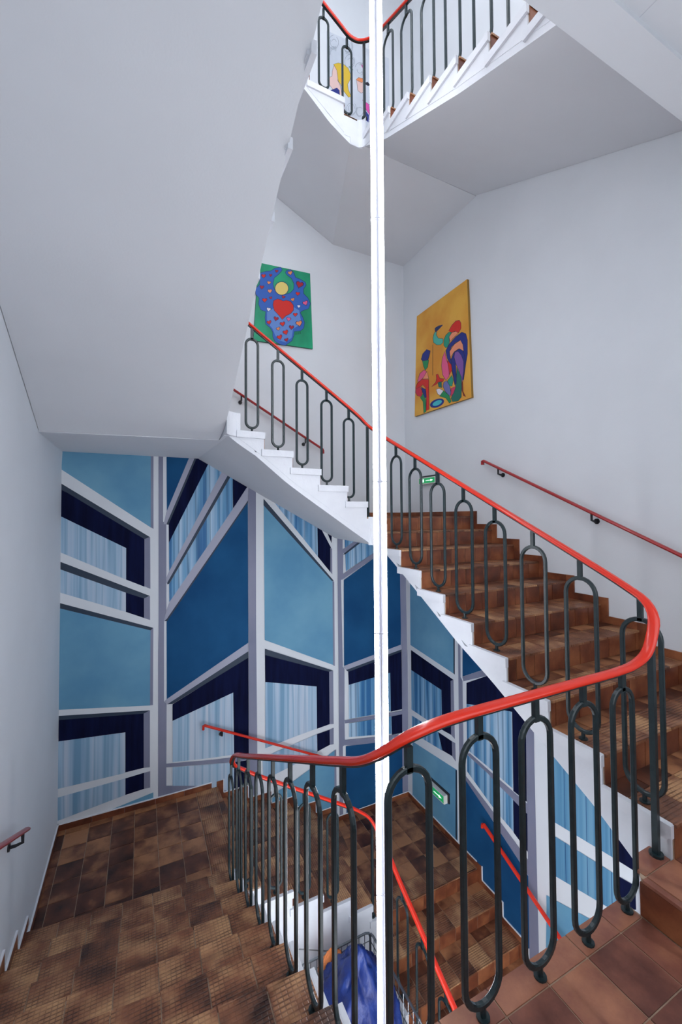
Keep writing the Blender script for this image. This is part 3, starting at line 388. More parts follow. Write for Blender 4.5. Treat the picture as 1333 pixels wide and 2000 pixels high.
PIC_BIRDS = [
 ('p_navy', [(4.592,2.661),(4.517,2.662),(4.412,2.633),(4.469,2.614),(4.568,2.59),(4.593,2.617)]),
 ('p_ink', [(4.599,2.607),(4.544,2.588),(4.56,2.556),(4.516,2.487),(4.418,2.442),(4.417,2.387),(4.47,2.373),(4.557,2.406),(4.628,2.468),(4.64,2.531),(4.627,2.572)]),
 ('p_teal', [(4.593,2.601),(4.551,2.589),(4.569,2.558),(4.52,2.484),(4.424,2.44),(4.425,2.392),(4.473,2.379),(4.555,2.41),(4.621,2.468),(4.632,2.528),(4.619,2.567)]),
 ('p_ink', [(4.305,2.504),(4.241,2.553),(4.165,2.578),(4.093,2.558),(4.061,2.504),(4.062,2.432),(4.11,2.393),(4.178,2.441),(4.253,2.456)]),
 ('p_red', [(4.297,2.5),(4.235,2.547),(4.161,2.572),(4.095,2.554),(4.068,2.506),(4.069,2.436),(4.113,2.399),(4.178,2.446),(4.252,2.461)]),
 ('p_ink', [(4.301,2.485),(4.245,2.458),(4.291,2.403),(4.285,2.337),(4.326,2.288),(4.366,2.291),(4.409,2.342),(4.408,2.419),(4.366,2.468)]),
 ('p_teal2', [(4.298,2.479),(4.252,2.461),(4.299,2.406),(4.293,2.341),(4.332,2.293),(4.363,2.294),(4.402,2.341),(4.4,2.415),(4.36,2.463)]),
 ('p_ink', [(4.242,2.455),(4.163,2.439),(4.114,2.392),(4.234,2.356),(4.282,2.349),(4.299,2.418)]),
 ('p_sal', [(4.237,2.449),(4.163,2.435),(4.12,2.396),(4.239,2.362),(4.277,2.351),(4.291,2.414)]),
 ('p_ink', [(4.372,2.256),(4.291,2.323),(4.17,2.369),(4.051,2.383),(3.975,2.33),(3.948,2.237),(3.951,2.06),(3.981,1.951),(4.027,1.747),(4.054,1.776),(4.037,1.932),(4.02,2.065),(4.046,2.174),(4.084,2.276),(4.162,2.286),(4.25,2.259),(4.288,2.203),(4.267,2.104),(4.166,1.915),(4.155,1.756),(4.199,1.726),(4.24,1.895),(4.268,2.017),(4.342,2.137)]),
 ('p_dblue', [(4.364,2.252),(4.285,2.317),(4.165,2.363),(4.049,2.377),(3.98,2.329),(3.954,2.24),(3.958,2.063),(3.988,1.954),(4.033,1.75),(4.047,1.774),(4.03,1.929),(4.013,2.063),(4.039,2.172),(4.079,2.279),(4.166,2.292),(4.256,2.264),(4.295,2.206),(4.274,2.104),(4.173,1.915),(4.162,1.759),(4.192,1.727),(4.233,1.894),(4.261,2.017),(4.335,2.136)]),
 ('p_ink', [(4.274,2.13),(4.295,2.218),(4.201,2.278),(4.079,2.289),(4.032,2.211),(4.021,2.122),(4.109,2.184),(4.193,2.175)]),
 ('p_sal', [(4.274,2.135),(4.287,2.213),(4.196,2.273),(4.079,2.284),(4.038,2.212),(4.026,2.128),(4.11,2.189),(4.198,2.181)]),
 ('p_ink', [(4.267,2.103),(4.204,2.176),(4.096,2.184),(4.02,2.118),(3.994,2.007),(4.003,1.899),(4.043,1.719),(4.08,1.884),(4.171,2.032),(4.166,1.913),(4.196,1.734),(4.254,1.982)]),
 ('p_dblue', [(4.259,2.099),(4.198,2.17),(4.096,2.179),(4.026,2.118),(4.0,2.009),(4.009,1.902),(4.048,1.725),(4.073,1.883),(4.171,2.038),(4.173,1.915),(4.192,1.737),(4.246,1.981)]),
 ('p_ink', [(4.189,2.17),(4.122,2.157),(4.063,2.083),(4.022,1.987),(4.024,1.867),(4.062,1.734),(4.115,1.895),(4.178,2.018),(4.206,2.111)]),
 ('p_purp', [(4.183,2.165),(4.125,2.154),(4.069,2.083),(4.029,1.988),(4.031,1.869),(4.062,1.739),(4.108,1.894),(4.171,2.017),(4.199,2.109)]),
 ('p_ink', [(4.156,1.964),(4.068,1.802),(4.063,1.679),(4.073,1.54),(4.134,1.503),(4.243,1.52),(4.277,1.576),(4.215,1.663),(4.169,1.761)]),
 ('p_dgr2', [(4.151,1.959),(4.075,1.803),(4.07,1.681),(4.08,1.543),(4.138,1.508),(4.24,1.524),(4.269,1.573),(4.208,1.659),(4.162,1.759)]),
 ('p_ink', [(4.386,2.255),(4.351,2.133),(4.299,1.999),(4.302,1.883),(4.374,1.848),(4.441,1.947),(4.463,2.084),(4.444,2.176)]),
 ('p_pink', [(4.388,2.25),(4.358,2.134),(4.307,2.001),(4.309,1.886),(4.372,1.853),(4.433,1.946),(4.455,2.082),(4.437,2.172)]),
 ('p_ink', [(4.34,2.116),(4.254,2.027),(4.24,1.947),(4.299,1.9),(4.322,2.015)]),
 ('p_red', [(4.336,2.11),(4.261,2.027),(4.247,1.95),(4.293,1.902),(4.314,2.014)]),
 ('p_ink', [(4.341,1.835),(4.249,1.883),(4.22,1.807),(4.245,1.729),(4.317,1.76)]),
 ('p_teal2', [(4.333,1.831),(4.248,1.878),(4.227,1.809),(4.251,1.734),(4.311,1.761)]),
 ('p_ink', [(4.418,1.838),(4.352,1.841),(4.289,1.746),(4.268,1.645),(4.302,1.608),(4.397,1.709),(4.436,1.786)]),
 ('p_lav', [(4.411,1.833),(4.356,1.838),(4.296,1.747),(4.276,1.647),(4.299,1.612),(4.39,1.71),(4.428,1.785)]),
 ('p_ink', [(4.274,1.711),(4.171,1.713),(4.217,1.629),(4.283,1.595)]),
 ('p_mag', [(4.267,1.707),(4.177,1.712),(4.223,1.633),(4.277,1.596)]),
 ('p_ink', [(4.579,1.994),(4.532,1.987),(4.493,1.916),(4.397,1.88),(4.431,1.845),(4.529,1.869),(4.577,1.851),(4.684,1.848),(4.588,1.889),(4.572,1.936)]),
 ('p_red', [(4.571,1.99),(4.538,1.985),(4.498,1.913),(4.403,1.878),(4.435,1.851),(4.532,1.875),(4.582,1.857),(4.675,1.846),(4.581,1.884),(4.564,1.933)]),
 ('p_ink', [(4.583,1.782),(4.516,1.783),(4.414,1.718),(4.483,1.667),(4.55,1.708)]),
 ('p_white', [(4.575,1.778),(4.517,1.778),(4.422,1.719),(4.487,1.673),(4.543,1.71)]),
 ('p_ink', [(4.511,1.667),(4.422,1.725),(4.308,1.628),(4.263,1.53),(4.305,1.516),(4.381,1.608)]),
 ('p_green', [(4.503,1.667),(4.422,1.719),(4.314,1.626),(4.27,1.532),(4.301,1.519),(4.376,1.612)]),
 ('p_ink', [(4.54,1.863),(4.46,1.862),(4.453,1.769),(4.523,1.798)]),
 ('p_dgr2', [(4.532,1.858),(4.467,1.86),(4.46,1.773),(4.517,1.8)]),
 ('p_dblue', [(4.415,1.586),(4.413,1.566),(4.429,1.548),(4.461,1.534),(4.506,1.526),(4.558,1.525),(4.611,1.531),(4.659,1.544),(4.696,1.562),(4.716,1.583),(4.718,1.604),(4.701,1.623),(4.666,1.637),(4.619,1.644),(4.567,1.644),(4.514,1.637),(4.468,1.624),(4.434,1.607)]),
 ('p_cyan', [(4.459,1.589),(4.459,1.576),(4.474,1.564),(4.501,1.555),(4.538,1.551),(4.577,1.552),(4.614,1.558),(4.643,1.569),(4.659,1.582),(4.658,1.595),(4.643,1.608),(4.614,1.616),(4.577,1.62),(4.537,1.619),(4.501,1.613),(4.473,1.602)]),
 ('p_ink', [(4.917,2.329),(4.877,2.398),(4.782,2.428),(4.692,2.375),(4.719,2.303),(4.758,2.247),(4.874,2.28)]),
 ('p_dblue', [(4.907,2.326),(4.869,2.393),(4.778,2.422),(4.7,2.376),(4.728,2.308),(4.764,2.253),(4.871,2.285)]),
 ('p_ink', [(4.887,2.294),(4.731,2.257),(4.757,2.159),(4.821,2.131),(4.863,2.206)]),
 ('p_green', [(4.88,2.288),(4.737,2.255),(4.765,2.164),(4.82,2.136),(4.855,2.205)]),
 ('p_ink', [(4.849,2.151),(4.784,2.103),(4.832,2.046),(4.945,2.011),(5.016,2.025),(4.956,2.126)]),
 ('p_pink', [(4.847,2.145),(4.793,2.105),(4.839,2.052),(4.95,2.017),(5.007,2.023),(4.948,2.121)]),
 ('p_ink', [(4.775,2.105),(4.735,1.983),(4.885,2.031)]),
 ('p_sal', [(4.776,2.099),(4.742,1.988),(4.876,2.029)]),
 ('p_ink', [(5.015,2.005),(4.897,2.03),(4.736,1.973),(4.737,1.85),(4.811,1.868),(4.877,1.932),(5.004,1.912),(5.066,1.935)]),
 ('p_red', [(5.007,1.999),(4.895,2.023),(4.743,1.971),(4.745,1.854),(4.807,1.872),(4.878,1.938),(5.009,1.918),(5.056,1.932)]),
 ('p_ink', [(5.054,1.923),(4.95,1.93),(4.889,1.851),(4.902,1.758),(5.016,1.811),(5.067,1.875)]),
 ('p_crim', [(5.047,1.918),(4.952,1.925),(4.898,1.852),(4.909,1.764),(5.011,1.814),(5.057,1.874)]),
 ('p_ink', [(4.922,1.92),(4.817,1.855),(4.791,1.733),(4.835,1.718),(4.889,1.825)]),
 ('p_dblue', [(4.915,1.915),(4.825,1.855),(4.8,1.735),(4.827,1.72),(4.88,1.825)]),
 ('p_ink', [(4.878,1.807),(4.81,1.705),(4.804,1.521),(4.867,1.513),(4.882,1.687),(4.946,1.762)]),
 ('p_green', [(4.88,1.802),(4.819,1.706),(4.813,1.524),(4.858,1.512),(4.873,1.686),(4.936,1.76)]),
 ('p_ink', [(4.815,1.876),(4.736,1.853),(4.733,1.538),(4.813,1.534),(4.8,1.724)]),
 ('p_red', [(4.807,1.872),(4.745,1.854),(4.742,1.541),(4.804,1.533),(4.792,1.721)]),
 ('p_ink', [(4.642,2.443),(4.635,2.441),(4.643,2.002),(4.65,2.004)]),
 ('p_brown', [(4.062,1.739),(4.041,1.732),(4.036,1.601),(3.989,1.519),(4.037,1.547),(4.064,1.619)]),
]
PIC_FACES = [
 ('p_ink', [(2.529,6.711),(2.587,6.699),(2.607,6.612),(2.596,6.513),(2.637,6.457),(2.667,6.307),(2.597,6.244),(2.515,6.331),(2.435,6.398),(2.446,6.491),(2.496,6.534),(2.501,6.61)]),
 ('p_skin', [(2.532,6.708),(2.582,6.695),(2.602,6.61),(2.591,6.51),(2.632,6.453),(2.662,6.305),(2.6,6.249),(2.519,6.335),(2.44,6.402),(2.45,6.491),(2.501,6.533),(2.506,6.611)]),
 ('p_ink', [(2.522,6.728),(2.604,6.791),(2.698,6.812),(2.773,6.789),(2.815,6.711),(2.804,6.627),(2.761,6.531),(2.771,6.461),(2.823,6.369),(2.772,6.332),(2.699,6.386),(2.638,6.472),(2.597,6.511),(2.587,6.602),(2.577,6.663)]),
 ('p_blond', [(2.527,6.73),(2.603,6.786),(2.696,6.807),(2.768,6.785),(2.81,6.708),(2.799,6.626),(2.756,6.53),(2.766,6.458),(2.818,6.366),(2.776,6.338),(2.703,6.391),(2.642,6.477),(2.602,6.515),(2.592,6.605),(2.582,6.667)]),
 ('p_ink', [(2.471,6.307),(2.58,6.396),(2.621,6.374),(2.625,6.31),(2.519,6.199),(2.434,6.201)]),
 ('p_dblue', [(2.474,6.305),(2.58,6.392),(2.616,6.37),(2.621,6.311),(2.519,6.204),(2.439,6.205)]),
 ('p_ink', [(2.91,6.671),(3.026,6.737),(3.071,6.656),(3.048,6.545),(2.988,6.496),(2.93,6.512)]),
 ('p_skin', [(2.915,6.671),(3.023,6.731),(3.066,6.653),(3.043,6.545),(2.989,6.501),(2.935,6.516)]),
 ('p_ink', [(2.899,6.669),(2.947,6.729),(3.015,6.746),(3.044,6.711),(3.0,6.667),(2.934,6.666)]),
 ('p_ora', [(2.905,6.671),(2.948,6.725),(3.012,6.741),(3.039,6.709),(3.001,6.672),(2.936,6.671)]),
 ('p_ink', [(3.033,6.678),(3.11,6.733),(3.159,6.697),(3.109,6.669)]),
 ('p_ink', [(3.01,6.406),(3.134,6.383),(3.143,6.216),(3.079,6.267)]),
 ('p_pink2', [(3.015,6.406),(3.129,6.378),(3.138,6.216),(3.084,6.271)]),
 ('p_dblue', [(3.051,6.267),(3.127,6.211),(3.115,6.089),(3.072,6.11)]),
 ('p_teal2', [(2.779,6.828),(2.832,6.825),(2.858,6.799),(2.81,6.785)]),
 ('p_pink2', [(2.992,6.951),(3.058,6.973),(3.046,6.918),(3.008,6.915)]),
 ('p_line', [(2.494,7.054),(2.498,7.073),(2.507,7.092),(2.519,7.108),(2.532,7.119),(2.547,7.124),(2.559,7.122),(2.569,7.114),(2.574,7.1),(2.569,7.097),(2.564,7.109),(2.556,7.117),(2.545,7.118),(2.533,7.114),(2.521,7.104),(2.51,7.09),(2.502,7.074),(2.499,7.056)]),
 ('p_line', [(2.761,6.912),(2.771,6.932),(2.784,6.948),(2.799,6.96),(2.815,6.965),(2.829,6.963),(2.839,6.954),(2.845,6.939),(2.845,6.92),(2.84,6.918),(2.84,6.935),(2.835,6.949),(2.825,6.957),(2.813,6.96),(2.8,6.955),(2.786,6.945),(2.774,6.93),(2.766,6.912)]),
 ('p_line', [(3.017,6.861),(3.007,6.838),(2.993,6.819),(2.976,6.804),(2.958,6.797),(2.942,6.797),(2.929,6.806),(2.921,6.821),(2.919,6.841),(2.925,6.843),(2.927,6.825),(2.934,6.811),(2.945,6.803),(2.96,6.802),(2.976,6.809),(2.991,6.822),(3.003,6.84),(3.012,6.861)]),
 ('p_line', [(2.772,7.167),(2.784,7.165),(2.793,7.158),(2.798,7.145),(2.798,7.129),(2.794,7.112),(2.785,7.095),(2.774,7.081),(2.761,7.071),(2.761,7.075),(2.772,7.084),(2.782,7.097),(2.789,7.112),(2.793,7.127),(2.793,7.142),(2.788,7.153),(2.781,7.16),(2.771,7.162)]),
 ('p_line', [(2.812,6.13),(2.798,6.124),(2.784,6.125),(2.773,6.132),(2.765,6.144),(2.763,6.161),(2.766,6.18),(2.774,6.199),(2.785,6.215),(2.788,6.212),(2.778,6.197),(2.771,6.18),(2.768,6.163),(2.77,6.148),(2.777,6.136),(2.786,6.13),(2.799,6.129),(2.812,6.135)]),
 ('p_line', [(2.91,6.154),(2.907,6.177),(2.911,6.202),(2.922,6.228),(2.938,6.249),(2.957,6.265),(2.977,6.273),(2.996,6.272),(3.011,6.263),(3.007,6.258),(2.993,6.267),(2.976,6.268),(2.958,6.261),(2.94,6.246),(2.926,6.226),(2.916,6.203),(2.912,6.179),(2.915,6.158)]),
 ('p_line', [(2.473,6.85),(2.472,6.872),(2.476,6.895),(2.486,6.919),(2.501,6.939),(2.518,6.954),(2.536,6.962),(2.552,6.961),(2.565,6.952),(2.561,6.947),(2.549,6.955),(2.535,6.957),(2.518,6.95),(2.503,6.936),(2.49,6.918),(2.481,6.896),(2.477,6.874),(2.478,6.854)]),
 ('p_line', [(2.573,7.027),(2.553,7.004),(2.532,6.989),(2.51,6.984),(2.492,6.989),(2.479,7.004),(2.472,7.026),(2.473,7.054),(2.481,7.083),(2.486,7.083),(2.478,7.055),(2.477,7.03),(2.483,7.008),(2.495,6.994),(2.512,6.99),(2.532,6.994),(2.552,7.008),(2.57,7.029)]),
 ('p_line', [(2.832,6.991),(2.85,6.983),(2.862,6.965),(2.866,6.94),(2.862,6.911),(2.851,6.881),(2.834,6.854),(2.813,6.834),(2.79,6.822),(2.791,6.828),(2.812,6.838),(2.831,6.857),(2.847,6.882),(2.857,6.91),(2.861,6.937),(2.857,6.961),(2.846,6.978),(2.83,6.986)]),
 ('p_line', [(2.954,6.929),(2.976,6.942),(2.998,6.946),(3.016,6.939),(3.029,6.923),(3.035,6.9),(3.033,6.872),(3.023,6.842),(3.006,6.816),(3.003,6.818),(3.018,6.843),(3.027,6.87),(3.029,6.897),(3.024,6.919),(3.012,6.934),(2.996,6.94),(2.976,6.937),(2.955,6.925)]),
 ('p_line', [(2.821,7.117),(2.809,7.087),(2.791,7.061),(2.769,7.042),(2.746,7.031),(2.725,7.031),(2.708,7.042),(2.698,7.061),(2.695,7.087),(2.701,7.09),(2.703,7.065),(2.713,7.047),(2.728,7.037),(2.747,7.037),(2.768,7.046),(2.788,7.064),(2.805,7.089),(2.816,7.117)]),
 ('p_line', [(2.744,6.184),(2.757,6.213),(2.776,6.239),(2.799,6.257),(2.822,6.265),(2.843,6.264),(2.86,6.251),(2.871,6.23),(2.873,6.203),(2.868,6.201),(2.866,6.227),(2.856,6.247),(2.841,6.258),(2.821,6.26),(2.799,6.252),(2.778,6.236),(2.761,6.212),(2.749,6.184)]),
 ('p_line', [(3.024,6.212),(3.016,6.185),(3.002,6.16),(2.984,6.14),(2.963,6.127),(2.943,6.123),(2.925,6.128),(2.912,6.142),(2.906,6.163),(2.911,6.166),(2.917,6.147),(2.929,6.134),(2.945,6.128),(2.963,6.132),(2.982,6.144),(2.999,6.162),(3.012,6.186),(3.018,6.211)]),
 ('p_line', [(2.459,6.836),(2.457,6.864),(2.462,6.894),(2.474,6.925),(2.493,6.952),(2.515,6.971),(2.538,6.982),(2.56,6.981),(2.577,6.97),(2.573,6.965),(2.557,6.976),(2.537,6.976),(2.516,6.967),(2.495,6.949),(2.478,6.923),(2.466,6.895),(2.462,6.866),(2.464,6.84)]),
 ('p_line', [(2.577,7.174),(2.597,7.161),(2.61,7.137),(2.613,7.105),(2.607,7.068),(2.592,7.032),(2.57,7.0),(2.544,6.976),(2.516,6.964),(2.518,6.969),(2.543,6.981),(2.568,7.003),(2.588,7.033),(2.602,7.068),(2.608,7.103),(2.605,7.133),(2.593,7.156),(2.574,7.168)]),
 ('p_line', [(2.861,7.004),(2.877,6.983),(2.883,6.952),(2.879,6.915),(2.866,6.878),(2.845,6.844),(2.818,6.817),(2.79,6.802),(2.763,6.799),(2.765,6.804),(2.791,6.807),(2.817,6.822),(2.842,6.846),(2.862,6.879),(2.874,6.914),(2.878,6.949),(2.872,6.978),(2.857,6.999)]),
 ('p_line', [(2.978,6.959),(3.004,6.963),(3.026,6.955),(3.041,6.935),(3.048,6.907),(3.045,6.873),(3.033,6.838),(3.013,6.806),(2.989,6.78),(2.987,6.784),(3.01,6.808),(3.029,6.838),(3.04,6.872),(3.042,6.904),(3.036,6.931),(3.022,6.949),(3.002,6.957),(2.978,6.954)]),
 ('p_line', [(2.821,7.206),(2.833,7.183),(2.837,7.153),(2.831,7.118),(2.817,7.083),(2.796,7.052),(2.77,7.029),(2.744,7.017),(2.719,7.017),(2.722,7.023),(2.745,7.023),(2.77,7.034),(2.793,7.055),(2.813,7.084),(2.826,7.117),(2.832,7.15),(2.828,7.179),(2.817,7.2)]),
 ('p_line', [(2.876,6.153),(2.856,6.118),(2.829,6.09),(2.8,6.074),(2.771,6.07),(2.747,6.079),(2.73,6.101),(2.722,6.131),(2.724,6.168),(2.729,6.169),(2.727,6.134),(2.735,6.105),(2.751,6.084),(2.773,6.075),(2.8,6.078),(2.828,6.094),(2.852,6.12),(2.872,6.153)]),
 ('p_line', [(2.983,6.124),(2.958,6.111),(2.934,6.108),(2.914,6.116),(2.899,6.135),(2.893,6.161),(2.895,6.192),(2.906,6.224),(2.924,6.253),(2.927,6.25),(2.911,6.223),(2.901,6.193),(2.898,6.164),(2.904,6.139),(2.917,6.121),(2.936,6.113),(2.959,6.116),(2.982,6.128)]),
 ('p_line', [(2.451,6.806),(2.441,6.834),(2.442,6.87),(2.452,6.909),(2.47,6.946),(2.495,6.976),(2.524,6.997),(2.552,7.005),(2.577,6.999),(2.574,6.994),(2.551,7.0),(2.524,6.992),(2.497,6.973),(2.473,6.944),(2.456,6.909),(2.447,6.872),(2.446,6.838),(2.455,6.81)]),
 ('p_line', [(2.512,6.947),(2.483,6.948),(2.46,6.964),(2.446,6.992),(2.443,7.03),(2.451,7.072),(2.469,7.114),(2.494,7.151),(2.525,7.178),(2.526,7.173),(2.497,7.148),(2.472,7.113),(2.455,7.072),(2.448,7.032),(2.451,6.996),(2.464,6.968),(2.486,6.953),(2.513,6.952)]),
 ('p_line', [(2.737,6.792),(2.718,6.814),(2.709,6.847),(2.711,6.887),(2.723,6.929),(2.746,6.969),(2.774,7.001),(2.806,7.022),(2.838,7.029),(2.836,7.023),(2.806,7.017),(2.776,6.997),(2.749,6.967),(2.728,6.929),(2.716,6.888),(2.714,6.85),(2.723,6.818),(2.741,6.797)]),
 ('p_line', [(2.885,6.861),(2.902,6.902),(2.927,6.938),(2.957,6.966),(2.989,6.98),(3.019,6.981),(3.043,6.967),(3.058,6.94),(3.063,6.904),(3.057,6.901),(3.053,6.936),(3.039,6.962),(3.016,6.975),(2.988,6.975),(2.958,6.961),(2.929,6.935),(2.906,6.901),(2.89,6.862)]),
 ('p_line', [(2.823,7.236),(2.843,7.215),(2.854,7.182),(2.853,7.142),(2.841,7.098),(2.819,7.057),(2.79,7.023),(2.758,7.0),(2.726,6.992),(2.728,6.998),(2.758,7.005),(2.788,7.026),(2.816,7.059),(2.836,7.098),(2.848,7.14),(2.849,7.179),(2.839,7.21),(2.819,7.23)]),
 ('p_line', [(2.88,6.287),(2.897,6.26),(2.903,6.222),(2.897,6.179),(2.88,6.136),(2.854,6.099),(2.822,6.071),(2.789,6.056),(2.757,6.057),(2.76,6.062),(2.79,6.062),(2.821,6.075),(2.851,6.102),(2.876,6.138),(2.892,6.179),(2.897,6.22),(2.892,6.256),(2.876,6.283)]),
]
# ------------------------------------------------------------------ room shell
XL, XW, YW, YN = -.80, 3.747, 5.404, -.38        # left, right, mural and near wall planes
XS, YI = 2.224, 3.79                              # well edges
R_, G_ = .16, .317                                # riser, going
ST = 4.32                                         # storey height
FL, CE = -6.08, 8.6
HS = .064                                         # height of the tiled skirting
def struct(name, mb, m, **kw):
    return obj(name, mb.mesh(name), m, kind='structure', **kw)
b = MB(); b.box(XL - .25, XW + .25, YW, YW + .25, FL - .2, CE + .2); wall_back = struct('wall_back', b, M['plaster'])
b = MB(); b.box(XW, XW + .25, YN - .25, YW, FL - .2, CE + .2); wall_right = struct('wall_right', b, M['plaster'])
b = MB(); b.box(XL - .25, XL, YN - .25, YW, FL - .2, CE + .2); wall_left = struct('wall_left', b, M['plaster'])
b = MB(); b.box(XL, XW, YN - .25, YN, FL - .2, CE + .2); wall_near = struct('wall_near', b, M['plaster'])
b = MB(); b.box(XL, XW, YN, YW, FL - .2, FL); struct('floor', b, M['grout'])
b = MB(); b.box(XL, XW, YN, YW, CE, CE + .2); struct('ceiling', b, M['soffit'])
b = MB(); b.prism([(.66, YI + .03), (2.24, YI + .03), (2.24, YI + .15), (.66, YI + .15)], FL, [-3.77, -4.56, -4.56, -3.77]); struct('wall_inner', b, M['plaster'])

# ------------------------------------------------------------------ painted mural (flat paint on two walls)
MC = {'lb': noisy('mural_light_blue', srgb(96, 150, 184), srgb(120, 172, 198), 1.3, .8, .05, 60, spec=.2),
      'mb': noisy('mural_mid_blue', srgb(16, 70, 116), srgb(28, 86, 132), 1.6, .8, .05, 60, spec=.2),
      'nv': noisy('mural_navy', srgb(7, 12, 42), srgb(14, 22, 60), 3, .9, stretch=(6, 6, .6), spec=.15),
      'dk': mat('mural_slate', srgb(40, 56, 76), .6), 'gy': noisy('mural_grey', srgb(122, 126, 150), srgb(140, 142, 164), 1.1, .6),
      'lg': mat('mural_light_grey', srgb(168, 170, 188), .6)}
def curtain(name, lo, mid, hi, seed=0.0, planks=False):
    """painted vertical folds: broad soft bands plus thin darker brush lines"""
    m = mat(name, mid, .6); b = m.node_tree.nodes['Principled BSDF']; tc = nd(m, 'ShaderNodeTexCoord')
    def nz(sc, sca, det):
        mp = nd(m, 'ShaderNodeMapping'); mp.inputs['Scale'].default_value = sc; mp.inputs['Location'].default_value = (seed, seed, 0); lk(m, tc.outputs['Object'], mp.inputs[0])
        n = nd(m, 'ShaderNodeTexNoise', Scale=sca, Detail=det, Roughness=.55); lk(m, mp.outputs[0], n.inputs['Vector']); return n.outputs[0]
    n1 = nz((5, 5, .16), 1.6, 2.0); n2 = nz((22, 22, .25), 1.0, 2.0)
    a = nd(m, 'ShaderNodeMath', operation='MULTIPLY_ADD'); a.inputs[1].default_value = .55; lk(m, n2, a.inputs[0]); lk(m, n1, a.inputs[2])
    r = nd(m, 'ShaderNodeValToRGB'); e = r.color_ramp.elements
    e[0].position = .60; e[0].color = (*lo, 1); e[1].position = .94; e[1].color = (*hi, 1); x = e.new(.74); x.color = (*mid, 1)
    lk(m, a.outputs[0], r.inputs[0]); col = r.outputs[0]
    else_ = not planks
    if else_:
        sq = nd(m, 'ShaderNodeSeparateXYZ'); lk(m, tc.outputs['Object'], sq.inputs[0])
        ad = nd(m, 'ShaderNodeMath', operation='ADD'); lk(m, sq.outputs[0], ad.inputs[0]); lk(m, sq.outputs[1], ad.inputs[1])
        wv = nd(m, 'ShaderNodeMath', operation='MULTIPLY_ADD'); wv.inputs[1].default_value = .22; lk(m, n1, wv.inputs[0]); lk(m, ad.outputs[0], wv.inputs[2])
        pp = nd(m, 'ShaderNodeMath', operation='PINGPONG'); pp.inputs[1].default_value = .045; lk(m, wv.outputs[0], pp.inputs[0])
        mr = nd(m, 'ShaderNodeMapRange'); mr.inputs[1].default_value = 0; mr.inputs[2].default_value = .016; mr.inputs[3].default_value = .62; mr.inputs[4].default_value = 0; lk(m, pp.outputs[0], mr.inputs[0])
        mq = nd(m, 'ShaderNodeMixRGB', blend_type='MIX'); mq.inputs[2].default_value = (*[c * .62 for c in lo], 1) if seed else (*lo, 1)
        lk(m, mr.outputs[0], mq.inputs[0]); lk(m, col, mq.inputs[1]); col = mq.outputs[0]
    if planks:
        sx = nd(m, 'ShaderNodeSeparateXYZ'); lk(m, tc.outputs['Object'], sx.inputs[0])
        md = nd(m, 'ShaderNodeMath', operation='PINGPONG'); md.inputs[1].default_value = .055; lk(m, sx.outputs['Y'], md.inputs[0])
        lt = nd(m, 'ShaderNodeMath', operation='LESS_THAN'); lt.inputs[1].default_value = .0035; lk(m, md.outputs[0], lt.inputs[0])
        mx = nd(m, 'ShaderNodeMixRGB', blend_type='MIX'); mx.inputs[2].default_value = (*srgb(38, 92, 140), 1); lk(m, lt.outputs[0], mx.inputs[0]); lk(m, col, mx.inputs[1]); col = mx.outputs[0]
    lk(m, col, b.inputs['Base Color']); return m
CU = dict(cu=curtain('mural_curtain_pale', srgb(120, 162, 194), srgb(164, 194, 218), srgb(198, 210, 226)),
          cb=curtain('mural_curtain_blue', srgb(44, 108, 162), srgb(104, 160, 200), srgb(176, 204, 226), 3.1),
          pl=curtain('mural_boards', srgb(70, 126, 166), srgb(92, 148, 184), srgb(114, 164, 194), 5.3, True))
def flat_paint(name, polys, mats, to3d, parent, step=.00015, base=.0006, **kw):
    """every (colour, polygon) is one thin coat lying over the one before"""
    vs, fs, mi = [], [], []
    for i, (c, pl) in enumerate(polys):
        o = base + i * step; k = len(vs); vs += [to3d(p[0], p[1], o) for p in pl]
        for t in tessellate_polygon([[Vector((p[0], p[1], 0)) for p in pl]]):
            fs.append(tuple(k + q for q in t)); mi.append(c)
    keys = sorted(set(mi)); me = bpy.data.meshes.new(name); me.from_pydata(vs, [], fs); me.update()
    for p, c in zip(me.polygons, mi): p.material_index = keys.index(c)
    for c in keys: me.materials.append(mats[c])
    return obj(name, me, None, parent, **kw)
flat_paint('painted_mural', MURAL_BACK, dict(MC, **CU), lambda a, z, o: (a, YW - o, z), wall_back, label='blue and white painted mural of window frames and curtains')
flat_paint('painted_mural', MURAL_RIGHT, dict(MC, **CU), lambda a, z, o: (XW - o, a, z), wall_right, label='blue and white painted mural of window frames beside the lower landing')

